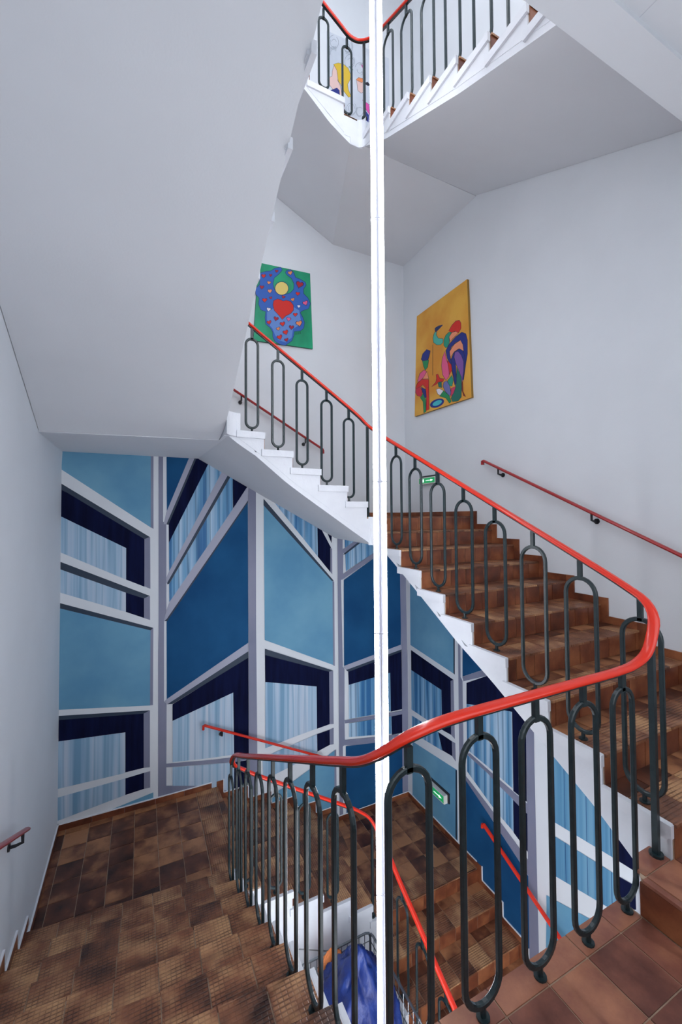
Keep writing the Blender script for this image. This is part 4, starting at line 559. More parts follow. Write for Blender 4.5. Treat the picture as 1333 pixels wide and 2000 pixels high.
# ------------------------------------------------------------------ stairs
def lerp(a, b, t): return a + (b - a) * t
def clean(poly):
    o = []
    for p in poly:
        if not o or abs(p[0] - o[-1][0]) + abs(p[1] - o[-1][1]) > 1e-4: o.append(p)
    return o
def clip(poly, ax, val, keep):
    """keep = +1 keeps coordinates above val"""
    out = []
    for i in range(len(poly)):
        a, c = poly[i], poly[(i + 1) % len(poly)]
        da, dc = (a[ax] - val) * keep, (c[ax] - val) * keep
        if da >= 0: out.append(a)
        if (da > 0 > dc) or (da < 0 < dc):
            t = da / (da - dc); out.append((lerp(a[0], c[0], t), lerp(a[1], c[1], t)))
    return clean(out)
def parea(p): return abs(sum(p[i][0] * p[(i + 1) % len(p)][1] - p[(i + 1) % len(p)][0] * p[i][1] for i in range(len(p)))) / 2
def inset(poly, d):
    """move every edge inwards by d"""
    n = len(poly); sg = 1 if sum(poly[i][0] * poly[(i + 1) % n][1] - poly[(i + 1) % n][0] * poly[i][1] for i in range(n)) > 0 else -1
    out = []
    for i in range(n):
        a, b_, c = Vector(poly[i - 1]), Vector(poly[i]), Vector(poly[(i + 1) % n])
        u, v = (b_ - a).normalized(), (c - b_).normalized()
        n1, n2 = Vector((-u.y, u.x)) * sg, Vector((-v.y, v.x)) * sg
        m_ = n1 + n2; k = d / max(.35, m_.dot(n1) ) if m_.length > 1e-6 else 0
        out.append((b_.x + m_.x * k, b_.y + m_.y * k))
    return out
TILE = .222
COUNT = {'tile': 0}
class Sink:
    """collects tiles: single objects (parts) or, where they are out of sight, one joined part"""
    def __init__(s, parent, joined): s.p = parent; s.j = joined; s.mb = {}
    def put(s, name, matk, fn):
        if s.j:
            fn(s.mb.setdefault(matk, MB()))
        else:
            b_ = MB(); fn(b_); obj(name, b_.mesh(name), M[matk], s.p); COUNT['tile'] += 1
    def done(s):
        for k, b_ in s.mb.items(): obj('tile_covering', b_.mesh('tile_covering'), M[k], s.p, kind='stuff')
def floor_tiles(sink, poly, z, ox, oy, special=None, th=.014, gap=.003):
    x0 = min(p[0] for p in poly); x1 = max(p[0] for p in poly); y0 = min(p[1] for p in poly); y1 = max(p[1] for p in poly)
    i0 = math.floor((x0 - ox) / TILE); j0 = math.floor((y0 - oy) / TILE)
    for i in range(i0, int((x1 - ox) / TILE) + 1):
        for j in range(j0, int((y1 - oy) / TILE) + 1):
            q = poly
            for ax, v, k in ((0, ox + i * TILE, 1), (0, ox + (i + 1) * TILE, -1), (1, oy + j * TILE, 1), (1, oy + (j + 1) * TILE, -1)):
                q = clip(q, ax, v, k)
                if len(q) < 3: break
            if len(q) < 3 or parea(q) < .0012: continue
            q = inset(q, gap); dz = random.uniform(-.0006, .0006)
            mk = special(q) if special else 'tile'
            sink.put('floor_tile', mk, lambda b_, q=q, dz=dz: b_.prism(q, z - th, z + dz))
class Flight:
    """steps run along axis 'x' or 'y'; nose_i / nose_w: nosing positions at the well side and at the wall side,
    one more entry than treads (where the next step begins); z: tread heights in the same order (going up)"""
    def __init__(s, label, axis, d, inner, wall, nose_i, nose_w, ztop, soff_i, soff_w, joined=False, group=None, lip=True, zwell=None, skirt=True, skirt_e=.08, cap=False, srange=None):
        s.t = thing('stair_flight', label, 'stairs', group)
        P = (lambda a, c: (a, c)) if axis == 'x' else (lambda a, c: (c, a))
        sink = Sink(s.t, joined); body = MB(); bed = MB(); lips = MB()
        n = len(ztop); sgn = 1 if wall > inner else -1; wall_r = wall; wall = wall - .004 * sgn
        for i in range(n):
            a0, a1, w0, w1, z = nose_i[i], nose_i[i + 1], nose_w[i], nose_w[i + 1], ztop[i]
            poly = [P(a0, inner), P(a1, inner), P(w1, wall), P(w0, wall)]
            bot = [min(v + .055, z - .027) for v in (interp(soff_i, a0), interp(soff_i, a1), interp(soff_w, w1), interp(soff_w, w0))]
            body.prism(poly, bot, z - .022)
            # body edge flush with the tiles at the well side
            e = .02 * sgn
            body.prism([P(a0, inner), P(a1, inner), P(a1, inner + e), P(a0, inner + e)], z - .05, z - .001)
            bed.prism([P(a0 + d * .004, inner + e * .9), P(a1, inner + e * .9), P(w1, wall), P(w0 + d * .004, wall)], z - .024, z - .004)
            # proud end block of the precast tread
            if lip:
                o = -.016 * sgn; back = a1 + d * .025
                lips.prism([P(a0 - d * .008, inner + o), P(back, inner + o), P(back, inner + .01 * sgn), P(a0 - d * .008, inner + .01 * sgn)], z - .062, z + .0)
            # tread tiles: a grooved nosing tile and a cut strip behind it
            W = abs(wall - inner); k = max(1, round(W / TILE)); tw = W / k
            gk = 'tile_gx' if axis == 'x' else 'tile_gy'
            for c in range(k):
                t0, t1 = c / k, (c + 1) / k; g = .003 / W
                def at(t, f): return P(lerp(lerp(a0, a1, f), lerp(w0, w1, f), t), lerp(inner, wall, t))
                for f0, f1, mk in ((-.05, .62, gk), (.632, 1.0, 'tile')):
                    if f0 > 0 and W > 0 and abs(a1 - a0) < .12: continue
                    q = [at(t0 + g + (.014 / W if c == 0 else 0), f0), at(t0 + g + (.014 / W if c == 0 else 0), f1), at(t1 - g, f1), at(t1 - g, f0)]
                    dz = random.uniform(-.0005, .0005)
                    sink.put('tread_tile', mk, lambda b_, q=q, z=z, dz=dz: b_.prism(q, z - .014, z + .0005 + dz))
            bed.prism([P(a0 - d * .0045, inner + .012 * sgn), P(w0 - d * .0045, wall), P(w0 + d * .004, wall), P(a0 + d * .004, inner + .012 * sgn)], z - R_, z - .018)
            # riser tiles below this nosing
            off = random.uniform(.25, .95); xs = [0.0]; pos = off * TILE * .8
            while pos < W - .03: xs.append(pos / W); pos += TILE * random.choice((.62, .8, .8, 1.0))
            xs.append(1.0)
            for t0, t1 in zip(xs, xs[1:]):
                g = .003 / W; c0, c1 = lerp(inner, wall, t0 + g + (.012 / W if t0 == 0 else 0)), lerp(inner, wall, t1 - g)
                p0, p1 = lerp(a0, w0, t0), lerp(a0, w0, t1)
                q = [P(p0 - d * .009, c0), P(p1 - d * .009, c1), P(p1 + d * .003, c1), P(p0 + d * .003, c0)]
                sink.put('riser_tile', 'tile_riser', lambda b_, q=q, z=z: b_.prism(q, z - R_ + .002, z - .016))
        obj('flight_body', body.mesh('flight_body'), M['slab'] , s.t)
        obj('grout_bed', bed.mesh('grout_bed'), M['grout'], s.t)
        if lip:
            obj('tread_ends', lips.mesh('tread_ends'), M['slab'], s.t)
        # underside in matt paint, one smooth ramp
        i0, i1 = (min(q[0] for q in soff_i), max(q[0] for q in soff_i)); w0, w1 = (min(q[0] for q in soff_w), max(q[0] for q in soff_w))
        if srange: i0, i1, w0, w1 = srange
        so = MB(); nu, nv = 36, 8; vs = []; th = []
        def tread_over(a_, t_):
            k_ = 0
            for q_ in range(n):
                if (a_ - lerp(nose_i[q_], nose_w[q_], t_)) * d >= -.09: k_ = q_
            return (ztop[k_] if (a_ - lerp(nose_i[0], nose_w[0], t_)) * d >= -.09 else ztop[0] - R_) - (0 if k_ == 0 else R_ if (a_ - lerp(nose_i[k_], nose_w[k_], t_)) * d < .09 else 0)
        for u_ in range(nu + 1):
            for v_ in range(nv + 1):
                a_ = lerp(lerp(i0, w0, v_ / nv), lerp(i1, w1, v_ / nv), u_ / nu); p_ = P(a_, lerp(inner + .003 * sgn, wall, v_ / nv))
                zb = lerp(interp(soff_i, lerp(i0, i1, u_ / nu)), interp(soff_w, lerp(w0, w1, u_ / nu)), v_ / nv); vs.append((p_[0], p_[1], zb)); th.append(max(.012, min(.075, tread_over(a_, v_ / nv) - .03 - zb)))
        N_ = len(vs); K = nv + 1; fl = (d > 0) ^ (axis == 'x') ^ (sgn < 0)
        tq = [(u_ * K + v_, u_ * K + v_ + 1, (u_ + 1) * K + v_ + 1, (u_ + 1) * K + v_) for u_ in range(nu) for v_ in range(nv)]
        so.add(vs + [(x_, y_, z_ + h_) for (x_, y_, z_), h_ in zip(vs, th)], tq + [tuple(N_ + k_ for k_ in q[::-1]) for q in tq])
        ring = [v_ for v_ in range(K)] + [u_ * K + nv for u_ in range(1, nu + 1)] + [nu * K + v_ for v_ in range(nv - 1, -1, -1)] + [u_ * K for u_ in range(nu - 1, 0, -1)]
        so.add([so.v[r] for r in ring] + [so.v[N_ + r] for r in ring], [(i_, len(ring) + i_, len(ring) + (i_ + 1) % len(ring), (i_ + 1) % len(ring)) for i_ in range(len(ring))], 1)
        me_ = so.mesh('soffit')
        for k_ in range(2 * len(tq)): me_.polygons[k_].use_smooth = True
        obj('soffit', me_, [M['soffit'], M['slab']], s.t)
        if skirt:
            sk = MB(); cp = MB(); prof = []
            wf = wall_r - .013 * sgn
            for i in range(n):
                z = ztop[i]; s0 = nose_w[i] - d * skirt_e; s1 = nose_w[i + 1] - d * skirt_e
                sa = s0 if i == 0 else nose_w[i]; m_ = MB(); m_.prism([P(sa, wf), P(s1, wf), P(s1, wall_r), P(sa, wall_r)], z + .0012, z + HS)
                m_.prism([P(s1, wf), P(nose_w[i + 1], wf), P(nose_w[i + 1], wall_r), P(s1, wall_r)], z + .0012, z + R_ + HS)
                if joined: sk.add(m_.v, m_.f)
                else: obj('skirting_tile', m_.mesh('skirting_tile'), M['tile_riser'], s.t)
                prof += [(s0, z + HS), (s1, z + HS)]
            prof.append((nose_w[n] - d * skirt_e, ztop[-1] + R_ + HS))
            if joined: obj('skirting', sk.mesh('skirting'), M['tile_riser'], s.t, kind='stuff')
            if cap:
                for (p0, z0), (p1, z1) in zip(prof, prof[1:]):
                    if abs(p1 - p0) < 1e-6: cp.prism([P(p0 - d * .011, wf - .001 * sgn), P(p0, wf - .001 * sgn), P(p0, wall_r), P(p0 - d * .011, wall_r)], z0, z1 + .011)
                    else: cp.prism([P(p0, wf - .001 * sgn), P(p1, wf - .001 * sgn), P(p1, wall_r), P(p0, wall_r)], z0, z0 + .011)
                obj('white_edging', cp.mesh('white_edging'), M['line'], s.t)
        sink.done()
def landing(label, poly, z, soff, ox, oy, joined=False, special=None, edges=(), cap=False, fil=None, riser=None, lips=(), sp=None, bb=.075, tp=None):
    t = thing('stair_landing', label, 'landing'); sink = Sink(t, joined)
    b_ = MB(); b_.prism(poly, soff if sp is None else soff + bb, z - .02)
    if sp: b_.prism(sp, soff + .003, soff + bb)
    if fil:
        for f in fil: b_.prism(f, soff + .001, z - .001)
    obj('landing_body', b_.mesh('landing_body'), M['slab'], t)
    so = MB(); so.prism(sp or inset(poly, .003), soff - .002, soff + .006); obj('soffit', so.mesh('soffit'), M['soffit'], t)
    g = MB(); g.prism(inset(poly, .003), z - .03, z - .004); obj('grout_bed', g.mesh('grout_bed'), M['grout'], t)
    floor_tiles(sink, tp or poly, z, ox, oy, special)
    if riser is not None and len(riser) == 6: riser = [riser]
    cp = MB()
    for (x0, y0, x1, y1, nx, ny) in edges:      # skirting along walls; n = into the room
        L = math.hypot(x1 - x0, y1 - y0); k = max(1, round(L / .30)); ux, uy = (x1 - x0) / L, (y1 - y0) / L
        for i in range(k):
            a, c = i * L / k + .001, (i + 1) * L / k - .001
            q = [(x0 + ux * a, y0 + uy * a), (x0 + ux * c, y0 + uy * c), (x0 + ux * c + nx * .012, y0 + uy * c + ny * .012), (x0 + ux * a + nx * .012, y0 + uy * a + ny * .012)]
            sink.put('skirting_tile', 'tile_riser', lambda m_, q=q: m_.prism(q, z + .0012, z + HS))
        cp.prism([(x0, y0), (x1, y1), (x1 + nx * .013, y1 + ny * .013), (x0 + nx * .013, y0 + ny * .013)], z + HS, z + HS + .011)
    if edges and cap: obj('white_edging', cp.mesh('white_edging'), M['line'], t)
    for rs in (riser or ()):
        x0, y0, x1, y1, nx, ny = rs; g = MB(); g.prism([(x0, y0), (x1, y1), (x1 + nx * .005, y1 + ny * .005), (x0 + nx * .005, y0 + ny * .005)], z - R_, z - .018); obj('riser_bed', g.mesh('riser_bed'), M['grout'], t)
        L = math.hypot(x1 - x0, y1 - y0); k = max(1, round(L / .17)); ux, uy = (x1 - x0) / L, (y1 - y0) / L
        for i in range(k):
            a, c = i * L / k + .002, (i + 1) * L / k - .002
            q = [(x0 + ux * a, y0 + uy * a), (x0 + ux * c, y0 + uy * c), (x0 + ux * c + nx * .01, y0 + uy * c + ny * .01), (x0 + ux * a + nx * .01, y0 + uy * a + ny * .01)]
            sink.put('riser_tile', 'tile_riser', lambda m_, q=q: m_.prism(q, z - R_ + .002, z - .016))
    sink.done(); return t

def arc_fill(cx, cy, r, q):
    """rounded inner corner of the well: corner point, radius, quadrant signs"""
    sx, sy = q; pts = [(cx - sx * .001, cy - sy * .001)]
    for k in range(7):
        a = math.pi / 2 * k / 6; pts.append((cx + sx * (r - r * math.sin(a)), cy + sy * (r - r * math.cos(a))))
    return pts

# nosing lists -----------------------------------------------------------
RY = [1.094 + G_ * j for j in range(10)]                       # right flight, up towards the mural
LY = [3.881 - .3207 * k for k in range(10)]                    # left flight, up towards the camera
LYW = [4.0 - .322 * k for k in range(9)] + [LY[9]]
MXW = [2.38, 2.075, 1.77, 1.46, 1.155, .85]                    # mural flight at the wall
MX0 = [2.21, 1.918, 1.609, 1.299, 1.0, .86]                    # lower mural flight at the well
MX0 = [2.224, 2.20, 1.918, 1.609, 1.299, 1.0]
MX1 = [2.136, 1.906, 1.604, 1.313, 1.032, .80]
MX2 = [1.92, 1.52, 1.30, 1.10, .92, .78]
RSI = [(1.094, -1.85), (1.447, -1.589), (1.841, -1.36), (2.183, -1.162), (2.542, -.978), (2.992, -.707), (3.40, -.47), (3.62, -.345), (3.80, -.30)]
RSW = [(1.09, -1.617), (3.807, -.30)]
sh = lambda tab, dz: [(a, z + dz) for a, z in tab]

# lowest storey ------------------------------------------------------------
Flight('brown tiled stair flight descending from the lowest landing, past the lower exit sign', 'y', 1, 2.25, XW, RY, RY, [-ST - R_ * (9 - j) for j in range(9)], sh(RSI, -ST), sh(RSW, -ST), cap=True)
C0 = [(2.27, 3.948), (XW, 3.948), (XW, YW), (2.42, YW)]
landing('dark brown tiled corner landing at the foot of the mural, lowest one in view', C0, -ST, -ST - .3, 2.38, 3.948,
        special=lambda q: 'tile_gy' if sum(p[1] for p in q) / len(q) < 4.17 else 'tile',
        edges=[(2.44, YW, XW, YW, 0, -1), (XW, YW, XW, 3.95, -1, 0)], cap=True, riser=(2.265, 3.943, XW, 3.943, 0, -1), tp=[(2.275, 3.932), (XW, 3.932), (XW, YW), (2.43, YW)])
MI0 = [2.245, 2.16, 1.918, 1.609, 1.299, 1.0]
MW0 = [2.42, 2.11, 1.79, 1.48, 1.17, .86]
Flight('short dark brown stair flight along the mural between the two lower landings', 'x', -1, YI, YW, MI0, MW0, [-ST + R_ * (i + 1) for i in range(5)], [(.86, -3.83), (2.42, -4.62)], [(.86, -3.75), (2.42, -4.60)], cap=True)
D0 = [(XL, LYW[0]), (.77, LY[0]), (.77, YI), (1.0, YI), (.86, YW), (XL, YW)]
landing('brown tiled landing at the left foot of the blue mural', D0, -3.36, -3.6, XL + .08, 3.76,
        special=lambda q: 'tile_gx' if sum(p[0] for p in q) / len(q) > .70 else 'tile',
        edges=[(XL, YW, .80, YW, 0, -1), (XL, YW, XL, LYW[0] + .08, 1, 0)], cap=True, tp=[(XL, LYW[0] + .01), (.76, LY[0] + .01), (.76, YI + .012), (1.012, YI + .012), (.872, YW), (XL, YW)])
LS = [(y, -3.58 + (4.2 - y) * .5) for y in (.9, 4.2)]
Flight('brown tiled stair flight going down from the camera along the white left wall', 'y', -1, .77, XL, LY, LYW, [-3.36 + R_ * (k + 1) for k in range(9)], LS, LS, cap=True)

# near landing and its corner step ---------------------------------------------
N1 = [(XL, YN), (XL, LY[9]), (.77, LY[9]), (.77, 1.19), (1.996, 1.19), (1.996, YN)]
landing('reddish brown tiled landing in the bottom right foreground under the balustrade', N1, -1.76, -2.04, 1.609 - 4 * TILE, 1.095 - 6 * TILE, special=lambda q: 'tile_red', tp=[(XL, YN), (XL, LY[9] + .012), (.77, LY[9] + .012), (.77, 1.195), (1.985, 1.195), (1.985, YN)])
E1 = [(1.996, YN), (1.996, 1.105), (2.10, 1.185), (2.224, 1.185), (2.224, 1.094), (XW, 1.094), (XW, YN)]
landing('single tiled corner step one riser above the foreground landing', E1, -1.60, -2.04, 2.02 + TILE, 1.095 - 6 * TILE, special=lambda q: 'tile_red', tp=[(1.984, YN), (1.984, 1.108), (2.095, 1.19), (2.224, 1.19), (2.224, 1.094), (XW, 1.094), (XW, YN)], riser=(1.996, 1.105, 1.996, YN, -1, 0), edges=[(XW, 1.094, XW, YN, -1, 0)])

# main flight up to the eye level landing ---------------------------------------
Flight('broad brown tiled stair flight climbing along the white right wall', 'y', 1, XS, XW, RY, RY, [-R_ * (9 - j) for j in range(9)], RSI, RSW)
C1 = [(XS, 3.948), (XW, 3.948), (XW, YW), (2.38, YW), (2.136, YI), (XS, YI)]
landing('corner landing at eye level behind the light column', C1, 0.0, -.30, 2.2, 3.948, joined=True, edges=[(2.38, YW, XW, YW, 0, -1), (XW, YW, XW, 3.95, -1, 0)], riser=(XS + .012, 3.943, XW, 3.943, 0, -1), tp=[(XS + .012, 3.932), (XW, 3.932), (XW, YW), (2.38, YW), (2.16, YI + .01), (XS, YI + .01)], sp=[(2.21, YI), (XS, 3.80), (XW, 3.807), (XW, YW), (2.504, YW)], fil=[arc_fill(XS, YI, .07, (-1, -1))])
M1S = [(.70, .743), (.80, .67), (.95, .577), (1.25, .335), (1.46, .19), (1.68, .045), (1.97, -.15), (2.20, -.298)]
M1W = [(.624, .743), (2.504, -.298)]
Flight('white stair flight seen from below, crossing above the mural', 'x', -1, YI, YW, MX1, MXW, [R_ * (i + 1) for i in range(5)], M1S, M1W, joined=True)
XL1 = .66
D1 = [(XL, LYW[0]), (XL1, LY[0]), (XL1, YI), (.80, YI), (.85, YW), (XL, YW)]
landing('upper left landing whose white underside meets the top of the mural', D1, .96, .743, XL, 3.9, joined=True, fil=[arc_fill(XL1, YI, .15, (1, -1))], bb=.15, sp=[(XL, YW), (XL, 4.26), (XL1, 4.04), (XL1, YI), (.70, YI), (.624, YW)])
S1I = [(4.04, .743), (3.80, .775), (3.6, .865), (3.378, 1.0), (3.087, 1.185), (2.165, 1.755), (1.502, 2.129), (.995, 2.40)]
S1W = [(4.26, .75), (3.181, 1.311), (.995, 2.36)]
Flight('large white stair flight overhead on the left, seen from below', 'y', -1, XL1, XL, LY, LYW, [.96 + R_ * (k + 1) for k in range(9)], S1I, S1W, joined=True)

# upper storey --------------------------------------------------------------------
N2 = [(XL, YN), (XL, LY[9]), (XL1, LY[9]), (XL1, 1.19), (1.996, 1.19), (1.996, YN)]
landing('landing overhead above the camera', N2, 2.56, 2.234, 0, 0, joined=True)
E2 = [(1.996, YN), (1.996, 1.19), (2.224, 1.19), (2.224, 1.094), (XW, 1.094), (XW, YN)]
landing('corner of the overhead landing at the upper right edge of the photo', E2, 2.72, 2.234, 0, 0, joined=True)
b = MB(); b.box(XL1 + .02, XW, 1.022, 1.188, 2.205, 2.236)
tb = obj('landing_beam', b.mesh('landing_beam'), M['soffit'], None, label='shallow pale beam under the edge of the overhead landing, top right', category='beam')
XS2 = 2.15
R2I = [(1.094, 2.62), (1.53, 2.85), (2.328, 3.206), (3.395, 3.75), (3.80, 4.015)]
R2W = [(1.094, 2.72), (1.641, 2.969), (3.807, 4.019)]
Flight('topmost stair flight with white zigzag side and brown risers, upper right', 'y', 1, XS2, XW, RY, RY, [ST - R_ * (9 - j) for j in range(9)], R2I, R2W, joined=True)
YI2 = 3.84
C2 = [(XS2, 3.948), (XW, 3.948), (XW, YW), (2.38, YW), (1.92, YI2), (XS2, YI2)]
landing('topmost corner landing with grey underside behind the light column', C2, ST, ST - .307, 2.2, 3.948, joined=True, sp=[(1.996, YI2), (XS2, YI2), (XS2, 3.80), (XW, 3.807), (XW, YW), (2.502, YW)], fil=[arc_fill(XS2, YI2, .07, (-1, -1))])
M2I = [(.6, 5.03), (1.50, 4.36), (1.751, 4.15), (1.996, 4.013)]
M2W = [(.62, 4.95), (1.662, 4.425), (2.502, 4.013)]
Flight('uppermost white stair flight at the top centre in front of the pale comic painting', 'x', -1, YI2, YW, MX2, MXW, [ST + R_ * (i + 1) for i in range(5)], M2I, M2W, joined=True)
D2 = [(XL, LYW[0]), (XL1, LY[0]), (XL1, YI2), (.78, YI2), (.85, YW), (XL, YW)]
landing('uppermost left landing hidden behind the overhead flight', D2, ST + .96, ST + .74, 0, 0, joined=True)
# ------------------------------------------------------------------ balustrade
bal = thing('stair_balustrade', 'continuous red topped handrail on dark green oval loop balusters winding up around the stair well', 'railing')
def Lr(y, x=.715, dz=0): return (x, y, -1.123 - (y - 1.796) * .5 + dz)
def Rr(y, x=2.285, dz=0): return (x, y, -.075 + (y - 1.89) * .508 + dz)
def M0r(x): return (x, 3.84, -2.385 - (x - .958) * .61)
def M1r(x): return (x, 3.85, 1.145 + (1.965 - x) * .643)
def M2r(x): return (x, 3.85, 5.225 + (1.965 - x) * .66)
def near(dz=0, x0=.715):
    return [(x0, 1.32, -.88 + dz), (x0 + .02, 1.21, -.80 + dz), (.80, 1.145, -.73 + dz), (.93, 1.13, -.703 + dz), (1.2, 1.13, -.70 + dz), (1.6, 1.13, -.70 + dz), (1.9, 1.13, -.70 + dz),
            (2.03, 1.13, -.69 + dz), (2.13, 1.13, -.655 + dz), (2.20, 1.14, -.585 + dz), (2.245, 1.155, -.505 + dz), (2.272, 1.205, -.435 + dz), (2.285, 1.29, -.385 + dz)]
path = [Rr(y, 2.30, -ST) for y in (1.5, 2.0, 2.6, 3.2, 3.5)] + [(2.29, 3.66, -3.46), (2.25, 3.77, -3.34), (2.17, 3.83, -3.17), (2.05, 3.84, -3.06)] + [M0r(x) for x in (1.9, 1.5, 1.2, .98)] + \
       [(.84, 3.835, -2.30), (.755, 3.79, -2.22), (.72, 3.70, -2.13)] + [Lr(y) for y in (3.55, 3.2, 2.6, 2.0, 1.5)] + near() + [Rr(y) for y in (1.45, 1.9, 2.5, 3.1, 3.5)] + \
       [(2.275, 3.66, .83), (2.24, 3.77, .905), (2.17, 3.84, .985), (2.08, 3.85, 1.065)] + [M1r(x) for x in (1.9, 1.5, 1.2, .95)] + \
       [(.80, 3.845, 1.90), (.70, 3.80, 1.98), (.64, 3.70, 2.08), (.62, 3.55, 2.19)] + [Lr(y, .62, ST) for y in (3.3, 2.6, 2.0, 1.5)] + near(ST, .62)[:-1] + \
       [Rr(y, 2.23, ST) for y in (1.35, 1.9, 2.5, 3.1, 3.45)] + [(2.225, 3.62, 5.12), (2.19, 3.75, 5.17), (2.10, 3.83, 5.19), (2.0, 3.85, 5.21)] + [M2r(x) for x in (1.9, 1.5, 1.1, .9)]
SP = spline(path, .03)
rail_prof = [(.025 * math.cos(a), .006 + .0155 * math.sin(a)) for a in [2 * math.pi * i / 12 for i in range(12)]]
m = MB(); m.sweep(SP, rail_prof); obj('handrail', m.mesh('handrail', True), M['red'], bal, label='glossy red plastic handrail')
m = MB(); m.sweep(SP, [(-.011, -.0135), (.011, -.0135), (.011, -.005), (-.011, -.005)]); obj('rail_bar', m.mesh('rail_bar'), M['steel'], bal, label='dark steel bar under the red handrail')
BM = {}
def baluster_mesh(w, h, top):
    """oval loop of flat bar standing on a short stem, stem on top up to the rail; origin on the tread"""
    key = (round(w, 3), round(h, 3), round(top, 3))
    if key in BM: return BM[key]
    m = MB(); r = w / 2 - .010; z0 = .045; z1 = z0 + h
    pts = []
    for i in range(13): a = math.pi * i / 12; pts.append((r * math.cos(a), 0, z1 - r + r * math.sin(a)))
    for i in range(13): a = math.pi + math.pi * i / 12; pts.append((r * math.cos(a), 0, z0 + r + r * math.sin(a)))
    s_ = .0095; prof = [(-.011, -s_ * .6), (-.007, -s_), (.007, -s_), (.011, -s_ * .6), (.011, s_ * .6), (.007, s_), (-.007, s_), (-.011, s_ * .6)]
    m.sweep(pts, prof, closed=True, upv=(0, 1, 0))
    m.sweep([(0, 0, 0), (0, 0, z0)], circ(.011, 8), upv=(0, 1, 0)); m.sweep([(0, 0, 0), (0, 0, .007)], circ(.024, 12), upv=(0, 1, 0))
    m.box(-.0115, .0115, -.0095, .0095, z1 - .012, top)
    BM[key] = m.mesh('baluster'); return BM[key]
def rail_z(x, y, z):
    best = min((p for p in SP if p.z > z + .4 and p.z < z + 1.7), key=lambda p: (p.x - x) ** 2 + (p.y - y) ** 2)
    near_ = sorted((p for p in SP if z + .4 < p.z < z + 1.7), key=lambda p: (p.x - x) ** 2 + (p.y - y) ** 2)[:2]
    if len(near_) == 2 and (near_[0] - near_[1]).length < .2:
        a, c = near_; d = (c - a); t = max(-.2, min(1, ((x - a.x) * d.x + (y - a.y) * d.y) / max(d.x ** 2 + d.y ** 2, 1e-6))); return a.z + d.z * t
    return best.z
def baluster(x, y, z, rot, w, stem=.115):
    top = rail_z(x, y, z) - z - .012; h = top - stem - .045 + .012
    o = obj('baluster', baluster_mesh(w, h, top), M['steel'], bal); o.location = (x, y, z); o.rotation_euler = (0, 0, rot); return o
def post(x, y, z):
    top = rail_z(x, y, z) - z - .012
    m = MB(); m.box(-.011, .011, -.013, .013, 0, top); m.sweep([(0, 0, 0), (0, 0, .012)], circ(.03, 12), upv=(0, 1, 0))
    o = obj('post', m.mesh('post'), M['steel'], bal); o.location = (x, y, z)
H = math.pi / 2
for j in range(3, 8): baluster(2.30, 1.2225 + G_ * j, -ST - R_ * (9 - j), H, .20)
post(2.19, 3.83, -4.16)
for x, z in ((.87, -3.36), (1.15, -3.52), (1.437, -3.68), (1.74, -3.84)): baluster(x, 3.84, z, 0, .135)
for k in range(8): baluster(.715, LY[k] - .160, -3.36 + R_ * (k + 1), H, .195)
for x in (.785, 1.089, 1.38, 1.667): baluster(x, 1.13, -1.76, 0, .18, .085)
baluster(1.957, 1.142, -1.76, 0, .165, .085)
post(2.19, 1.14, -1.60)
for j in range(8): baluster(2.285, 1.235 + G_ * j, -R_ * (9 - j), H, .20)
post(2.177, 3.84, 0)
for x, z in ((1.958, .16), (1.703, .32), (1.436, .48), (1.187, .64), (.931, .80)): baluster(x, 3.85, z, 0, .135)
for k in range(8): baluster(.61, LY[k] - .160, .96 + R_ * (k + 1), H, .195)
for j in range(1, 8): baluster(2.23, 1.2225 + G_ * j, ST - R_ * (9 - j), H, .19)
post(2.15, 3.80, ST)
for x, z in ((1.976, ST), (1.70, ST + R_), (1.41, ST + 2 * R_)): baluster(x, 3.87, z, 0, .13)

# ------------------------------------------------------------------ wall handrails
def wall_rail(label, a, c, wall_axis, side, at, hook=0):
    """a, c: ends of the rail; side: direction from rail to wall; at: bracket positions 0..1; hook: ends bent down"""
    t = thing('wall_handrail', label, 'handrail')
    A, B_ = Vector(a), Vector(c); m = MB(); P_ = [A, B_]
    if hook & 1: P_ = [A + Vector((0, 0, -.055)) + (A - B_).normalized() * .018, A + Vector((0, 0, -.012)) + (A - B_).normalized() * .016] + P_
    if hook & 2: P_ = P_ + [B_ + Vector((0, 0, -.012)) + (B_ - A).normalized() * .016, B_ + Vector((0, 0, -.055)) + (B_ - A).normalized() * .018]
    m.sweep(P_, [(.024 * math.cos(x), .015 * math.sin(x)) for x in [2 * math.pi * i / 10 for i in range(10)]]); obj('rail', m.mesh('rail', False), M['red'] if 'bright' in label else M['dred'], t)
    for f in at:
        p = A.lerp(B_, f); s_ = Vector(side); b_ = MB()
        b_.sweep([p + Vector((0, 0, -.012)), p + Vector((0, 0, -.07)), p + s_ * .04 + Vector((0, 0, -.08)), p + s_ * .079 + Vector((0, 0, -.08))], circ(.011, 6), upv=(.3, .7, .2))
        b_.sweep([p + s_ * .070 + Vector((0, 0, -.08)), p + s_ * .0795 + Vector((0, 0, -.08))], circ(.026, 10), upv=(0, 0, 1))
        obj('bracket', b_.mesh('bracket'), M['black'], t, label='black steel wall bracket')
wall_rail('dark red handrail end on the white left wall at the lower left edge', (-.72, 1.3, -.99), (-.72, 3.636, -2.188), 'x', (-1, 0, 0), (.15, .55, .955))
wall_rail('dark red wall handrail rising along the white right wall', (3.667, 1.2, -.545), (3.667, 3.666, .66), 'x', (1, 0, 0), (.1, .474, .91), 2)
wall_rail('dark red wall handrail seen behind the upper loops, under the heart painting', (2.287, 5.324, .961), (.95, 5.324, 1.70), 'y', (0, 1, 0), (.19, .85), 1)
wall_rail('bright red wall handrail fixed across the mural above the lower left landing', (.704, 5.324, -2.537), (2.30, 5.324, -3.33), 'y', (0, 1, 0), (.13, .86), 1)
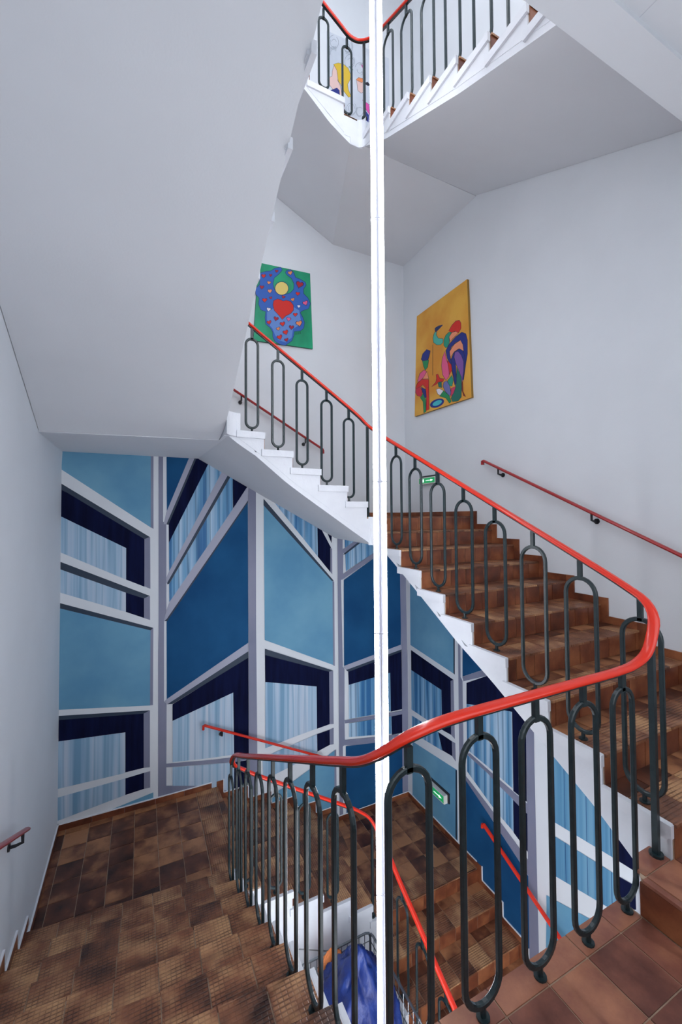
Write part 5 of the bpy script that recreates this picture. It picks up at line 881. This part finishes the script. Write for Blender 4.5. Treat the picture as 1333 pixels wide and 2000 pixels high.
wall_rail('bright red wall handrail going down the mural below the lower exit sign', (3.667, 1.6, -4.61), (3.667, 3.753, -3.651), 'x', (1, 0, 0), (.45, .915), 2)

# ------------------------------------------------------------------ light column
rod = thing('light_column', 'tall glowing white twin tube light column hanging through the middle of the stair well', 'lamp', loc=(1.485, 2.45, 0))
ang = -.545; cr, sr = math.cos(ang), math.sin(ang)
def rodpt(a, c): return (a * cr - c * sr, a * sr + c * cr)
def rodbox(m, a0, a1, c0, c1, z0, z1): m.prism([rodpt(a0, c0), rodpt(a1, c0), rodpt(a1, c1), rodpt(a0, c1)], z0, z1)
zs = [-5.98, -4.3, -2.55, -.8, .243, 2.1, 3.85, 5.6, 7.35, 8.595]
for z0, z1 in zip(zs, zs[1:]):
    for sx in (-1, 1):
        m = MB(); c = rodpt(sx * .031, 0); m.sweep([(c[0], c[1], z0 + .004), (c[0], c[1], z1 - .004)], circ(.0135, 12), upv=(0, 1, 0))
        obj('light_tube', m.mesh('light_tube', False), M['tube'], rod, label='glowing white tube')
m = MB(); rodbox(m, -.0175, .0175, -.006, .012, -6.0, 8.6); rodbox(m, -.004, .004, -.014, -.004, -6.0, 8.6); obj('channel', m.mesh('channel'), M['alu'], rod, label='grey aluminium channel between the tubes')
for z in zs[1:-1]:
    m = MB(); rodbox(m, -.0465, .0465, -.0145, .016, z - .0035, z + .0035); obj('tube_clip', m.mesh('tube_clip'), M['alu'], rod)
m = MB(); m.sweep([(0, 0, FL), (0, 0, FL + .1)], circ(.09, 16), upv=(0, 1, 0)); obj('foot', m.mesh('foot'), M['alu'], rod)

# ------------------------------------------------------------------ pictures
PC = dict(p_navy=srgb(22, 40, 92), p_blue=srgb(42, 96, 184), p_blue2=srgb(96, 138, 206), p_green2=srgb(30, 150, 110), p_yel=srgb(232, 208, 118), p_red=srgb(214, 34, 22), p_dred=srgb(168, 18, 44),
          p_ora=srgb(232, 140, 84), p_sal=srgb(240, 150, 112), p_pink=srgb(228, 92, 140), p_white=srgb(232, 226, 236), p_dgreen=srgb(14, 90, 66), p_ink=srgb(30, 26, 46), p_teal=srgb(76, 178, 160), p_teal2=srgb(32, 150, 122),
          p_dblue=srgb(22, 40, 130), p_purp=srgb(128, 84, 160), p_dgr2=srgb(14, 108, 92), p_lav=srgb(110, 112, 172), p_mag=srgb(206, 54, 96), p_green=srgb(24, 140, 84), p_cyan=srgb(66, 190, 200), p_crim=srgb(206, 36, 64),
          p_brown=srgb(120, 40, 24), p_skin=srgb(230, 196, 190), p_blond=srgb(222, 186, 52), p_pink2=srgb(222, 80, 170), p_line=srgb(128, 140, 152))
PM = {k: mat('paint_' + k[2:], v, .55) for k, v in PC.items()}
def canvas(label, quad, polys, to3d, nrm, face, edge, depth):
    """quad: corner points on the wall plane (bottom left, bottom right, top right, top left)"""
    t = thing('painting', label, 'painting'); n = Vector(nrm); m = MB()
    F_ = [Vector(to3d(p[0], p[1], depth)) for p in quad]; Bk = [Vector(to3d(p[0], p[1], .001)) for p in quad]
    m.add(F_ + Bk, [(0, 1, 2, 3)], 0); m.add(F_ + Bk, [(4, 5, 1, 0), (5, 6, 2, 1), (6, 7, 3, 2), (7, 4, 0, 3), (7, 6, 5, 4)], 1)
    obj('canvas', m.mesh('canvas'), [face, edge], t)
    flat_paint('painted_figures', polys, PM, to3d, t, step=.00004, base=depth + .0003)
gf = noisy('canvas_green', srgb(0, 132, 92), srgb(22, 164, 118), 3.2, .5, detail=6, stretch=(1, 1, .6)); yf = noisy('canvas_ochre', srgb(214, 142, 38), srgb(232, 176, 66), 2.0, .5, detail=5); wf_ = noisy('canvas_pale', srgb(196, 204, 216), srgb(212, 218, 228), 3, .6)
canvas('green painting of a blue hand full of small hearts on the back wall', [(1.32, 2.355), (2.17, 2.39), (2.133, 3.465), (1.39, 3.425)], PIC_HEARTS, lambda a, z, o: (a, YW - o, z), (0, -1, 0), gf, mat('canvas_edge_green', srgb(10, 88, 74), .6), .03)
canvas('ochre painting of stylised colourful birds on the right wall', [(5.09, 1.515), (3.895, 1.49), (3.945, 3.02), (5.01, 3.015)], PIC_BIRDS, lambda a, z, o: (XW - o, a, z), (-1, 0, 0), yf, mat('canvas_edge_ochre', srgb(150, 112, 40), .6), .035)
canvas('pale drawing of a blond woman behind the topmost balusters', [(2.42, 5.45), (3.50, 5.45), (3.50, 7.30), (2.42, 7.19)], PIC_FACES, lambda a, z, o: (a, YW - o, z), (0, -1, 0), wf_, M['plaster'], .02)

# ------------------------------------------------------------------ exit signs
gm = mat('exit_green', srgb(20, 140, 80), .5, emis=srgb(30, 170, 100), estr=.5); gw = mat('exit_white', (1, 1, 1), .5, emis=(.75, 1, .85), estr=1.0)
def exit_sign(label, x, y0, y1, z0, z1, dep=.055):
    t = thing('exit_sign', label, 'exit sign', loc=(x, (y0 + y1) / 2, (z0 + z1) / 2)); w, h = (y1 - y0) / 2, (z1 - z0) / 2
    m = MB(); m.box(-.018, -.0005, -w - .03, w + .012, -h * .9, h + .028); obj('back_plate', m.mesh('back_plate'), M['black'], t)
    m = MB(); m.box(-dep, -.018, -w, w, -h, h); obj('housing', m.mesh('housing'), mat('sign_housing', srgb(238, 236, 230), .4), t)
    m = MB(); m.box(-dep - .003, -dep, -w + .012, w - .012, -h + .012, h - .012); obj('green_panel', m.mesh('green_panel'), gm, t)
    # facing -x: reader's right is -y. running man at the left, arrow to the right
    f = -dep - .0042; s_ = MB(); u = (h - .02)
    def pl(pts): s_.add([(f, -a, c) for a, c in pts], [tuple(range(len(pts)))])
    pl([(-.02, -u * .16), (.10, -u * .16), (.10, u * .16), (-.02, u * .16)]); pl([(.09, -u * .6), (.15, 0), (.09, u * .6)])
    pl([(-.16, -u * .8), (-.06, -u * .8), (-.06, u * .8), (-.16, u * .8)])
    obj('arrow_pictogram', s_.mesh('arrow_pictogram'), gw, t)
    g_ = MB(); f2_ = f - .001
    def pg(pts): g_.add([(f2_, -a, c) for a, c in pts], [tuple(range(len(pts)))])
    pg([(-.105, u * .45), (-.09, u * .45), (-.085, u * .62), (-.095, u * .75), (-.108, u * .7), (-.112, u * .55)])
    pg([(-.135, u * .2), (-.12, u * .38), (-.095, u * .4), (-.08, u * .15), (-.088, u * .08), (-.1, u * .22), (-.105, -u * .05), (-.085, -u * .3), (-.09, -u * .62), (-.1, -u * .62), (-.1, -u * .35), (-.12, -u * .12), (-.145, -u * .5), (-.152, -u * .42), (-.13, 0), (-.12, u * .25), (-.128, u * .12)])
    obj('running_figure', g_.mesh('running_figure'), gm, t)
exit_sign('green lit exit sign on the white right wall above the eye level landing', XW, 4.60, 4.98, .47, .565)
exit_sign('green lit exit sign with black edge on the light blue mural panel', XW, 4.47, 4.86, -3.865, -3.755, .075)

# ------------------------------------------------------------------ laundry cage with blue bags at the bottom of the well
cage = thing('roll_cage', 'wire mesh roll cage standing at the bottom of the stair well', 'trolley')
cx0, cx1, cy0, cy1, cz0, cz1 = 1.28, 2.03, 2.75, 3.60, FL + .16, -4.04
m = MB(); m.box(cx0, cx1, cy0, cy1, cz0 - .03, cz0); obj('base_plate', m.mesh('base_plate'), M['wire'], cage)
def wire(m, a, c, r=.004): m.sweep([a, c], circ(r, 5), upv=(.31, .2, .9))
def panel(p0, p1, n, label=None):
    m = MB(); x0, y0 = p0; x1, y1 = p1
    P2 = [Vector((x0, y0, cz0)), Vector((x0, y0, cz1 - .06)), Vector((lerp(x0, x1, .02), lerp(y0, y1, .02), cz1 - .015)), Vector((lerp(x0, x1, .07), lerp(y0, y1, .07), cz1)),
          Vector((lerp(x0, x1, .93), lerp(y0, y1, .93), cz1)), Vector((lerp(x0, x1, .98), lerp(y0, y1, .98), cz1 - .015)), Vector((x1, y1, cz1 - .06)), Vector((x1, y1, cz0))]
    m.sweep(P2, circ(.011, 8), upv=(.3, .4, .1)); obj('frame', m.mesh('frame'), M['wire'], cage)
    g_ = MB()
    for i in range(1, n): t_ = i / n; wire(g_, (lerp(x0, x1, t_), lerp(y0, y1, t_), cz0), (lerp(x0, x1, t_), lerp(y0, y1, t_), cz1))
    z_ = cz0 + .1
    while z_ < cz1 - .04: wire(g_, (x0, y0, z_), (x1, y1, z_)); z_ += .13
    obj('wire_mesh', g_.mesh('wire_mesh'), M['wire'], cage, kind='stuff')
panel((cx0, cy1), (cx1, cy1), 12); panel((cx0, cy0), (cx0, cy1), 12); panel((cx1, cy0), (cx1, cy1), 12)
for x in (cx0 + .06, cx1 - .06):
    for y in (cy0 + .06, cy1 - .06):
        m = MB(); m.sweep([(x - .018, y, FL + .065), (x + .018, y, FL + .065)], circ(.064, 14), upv=(0, 0, 1)); m.box(x - .025, x + .025, y - .012, y + .012, FL + .07, cz0 - .02); obj('wheel', m.mesh('wheel'), M['black'], cage)
blue = noisy('blue_plastic', srgb(6, 26, 92), srgb(20, 52, 128), 6, .42, .6, 22)
def bag(label, c, s, seed, neck=None, n=24, matk=None):
    rnd = random.Random(seed); bm = bmesh.new(); bmesh.ops.create_icosphere(bm, subdivisions=5, radius=1)
    from mathutils import noise
    for v in bm.verts:
        p = v.co.copy(); q = Vector([math.copysign(abs(a) ** .72, a) for a in p])
        fold = abs(noise.noise(Vector((p.x * 3.1 + seed, p.y * 3.1, p.z * 1.3)))) * .26 + abs(noise.noise(Vector((p.x * 8 + seed, p.y * 8, p.z * 3)))) * .10
        q *= (1 - fold)
        if p.z > .55: k = (p.z - .55) / .45; q.x *= 1 - .55 * k; q.y *= 1 - .55 * k; q.z += .35 * k * k
        v.co = Vector((q.x * s[0], q.y * s[1], q.z * s[2]))
    me = bpy.data.meshes.new('laundry_bag'); bm.to_mesh(me); bm.free()
    for p in me.polygons: p.use_smooth = True
    o = obj('laundry_bag', me, matk or blue); o.location = c; o['label'] = label; o['category'] = 'bag'; o['group'] = 'bags in the roll cage'; return o
bag('large crumpled blue plastic bag bulging at the top of the roll cage', (1.72, 3.27, -4.40), (.34, .40, .50), 3)
bag('crumpled blue plastic bag lower in the roll cage, at the bottom edge of the photo', (1.64, 3.14, -5.32), (.32, .37, .38), 8)
bag('blue plastic bag on the floor in front of the cage, beside the light column', (1.95, 2.36, -5.72), (.30, .26, .34), 14)
bag('orange cloth bundle tucked behind the blue bag in the roll cage', (1.60, 3.585, -4.13), (.13, .045, .10), 5, matk=mat('orange_cloth', srgb(236, 142, 84), .8))
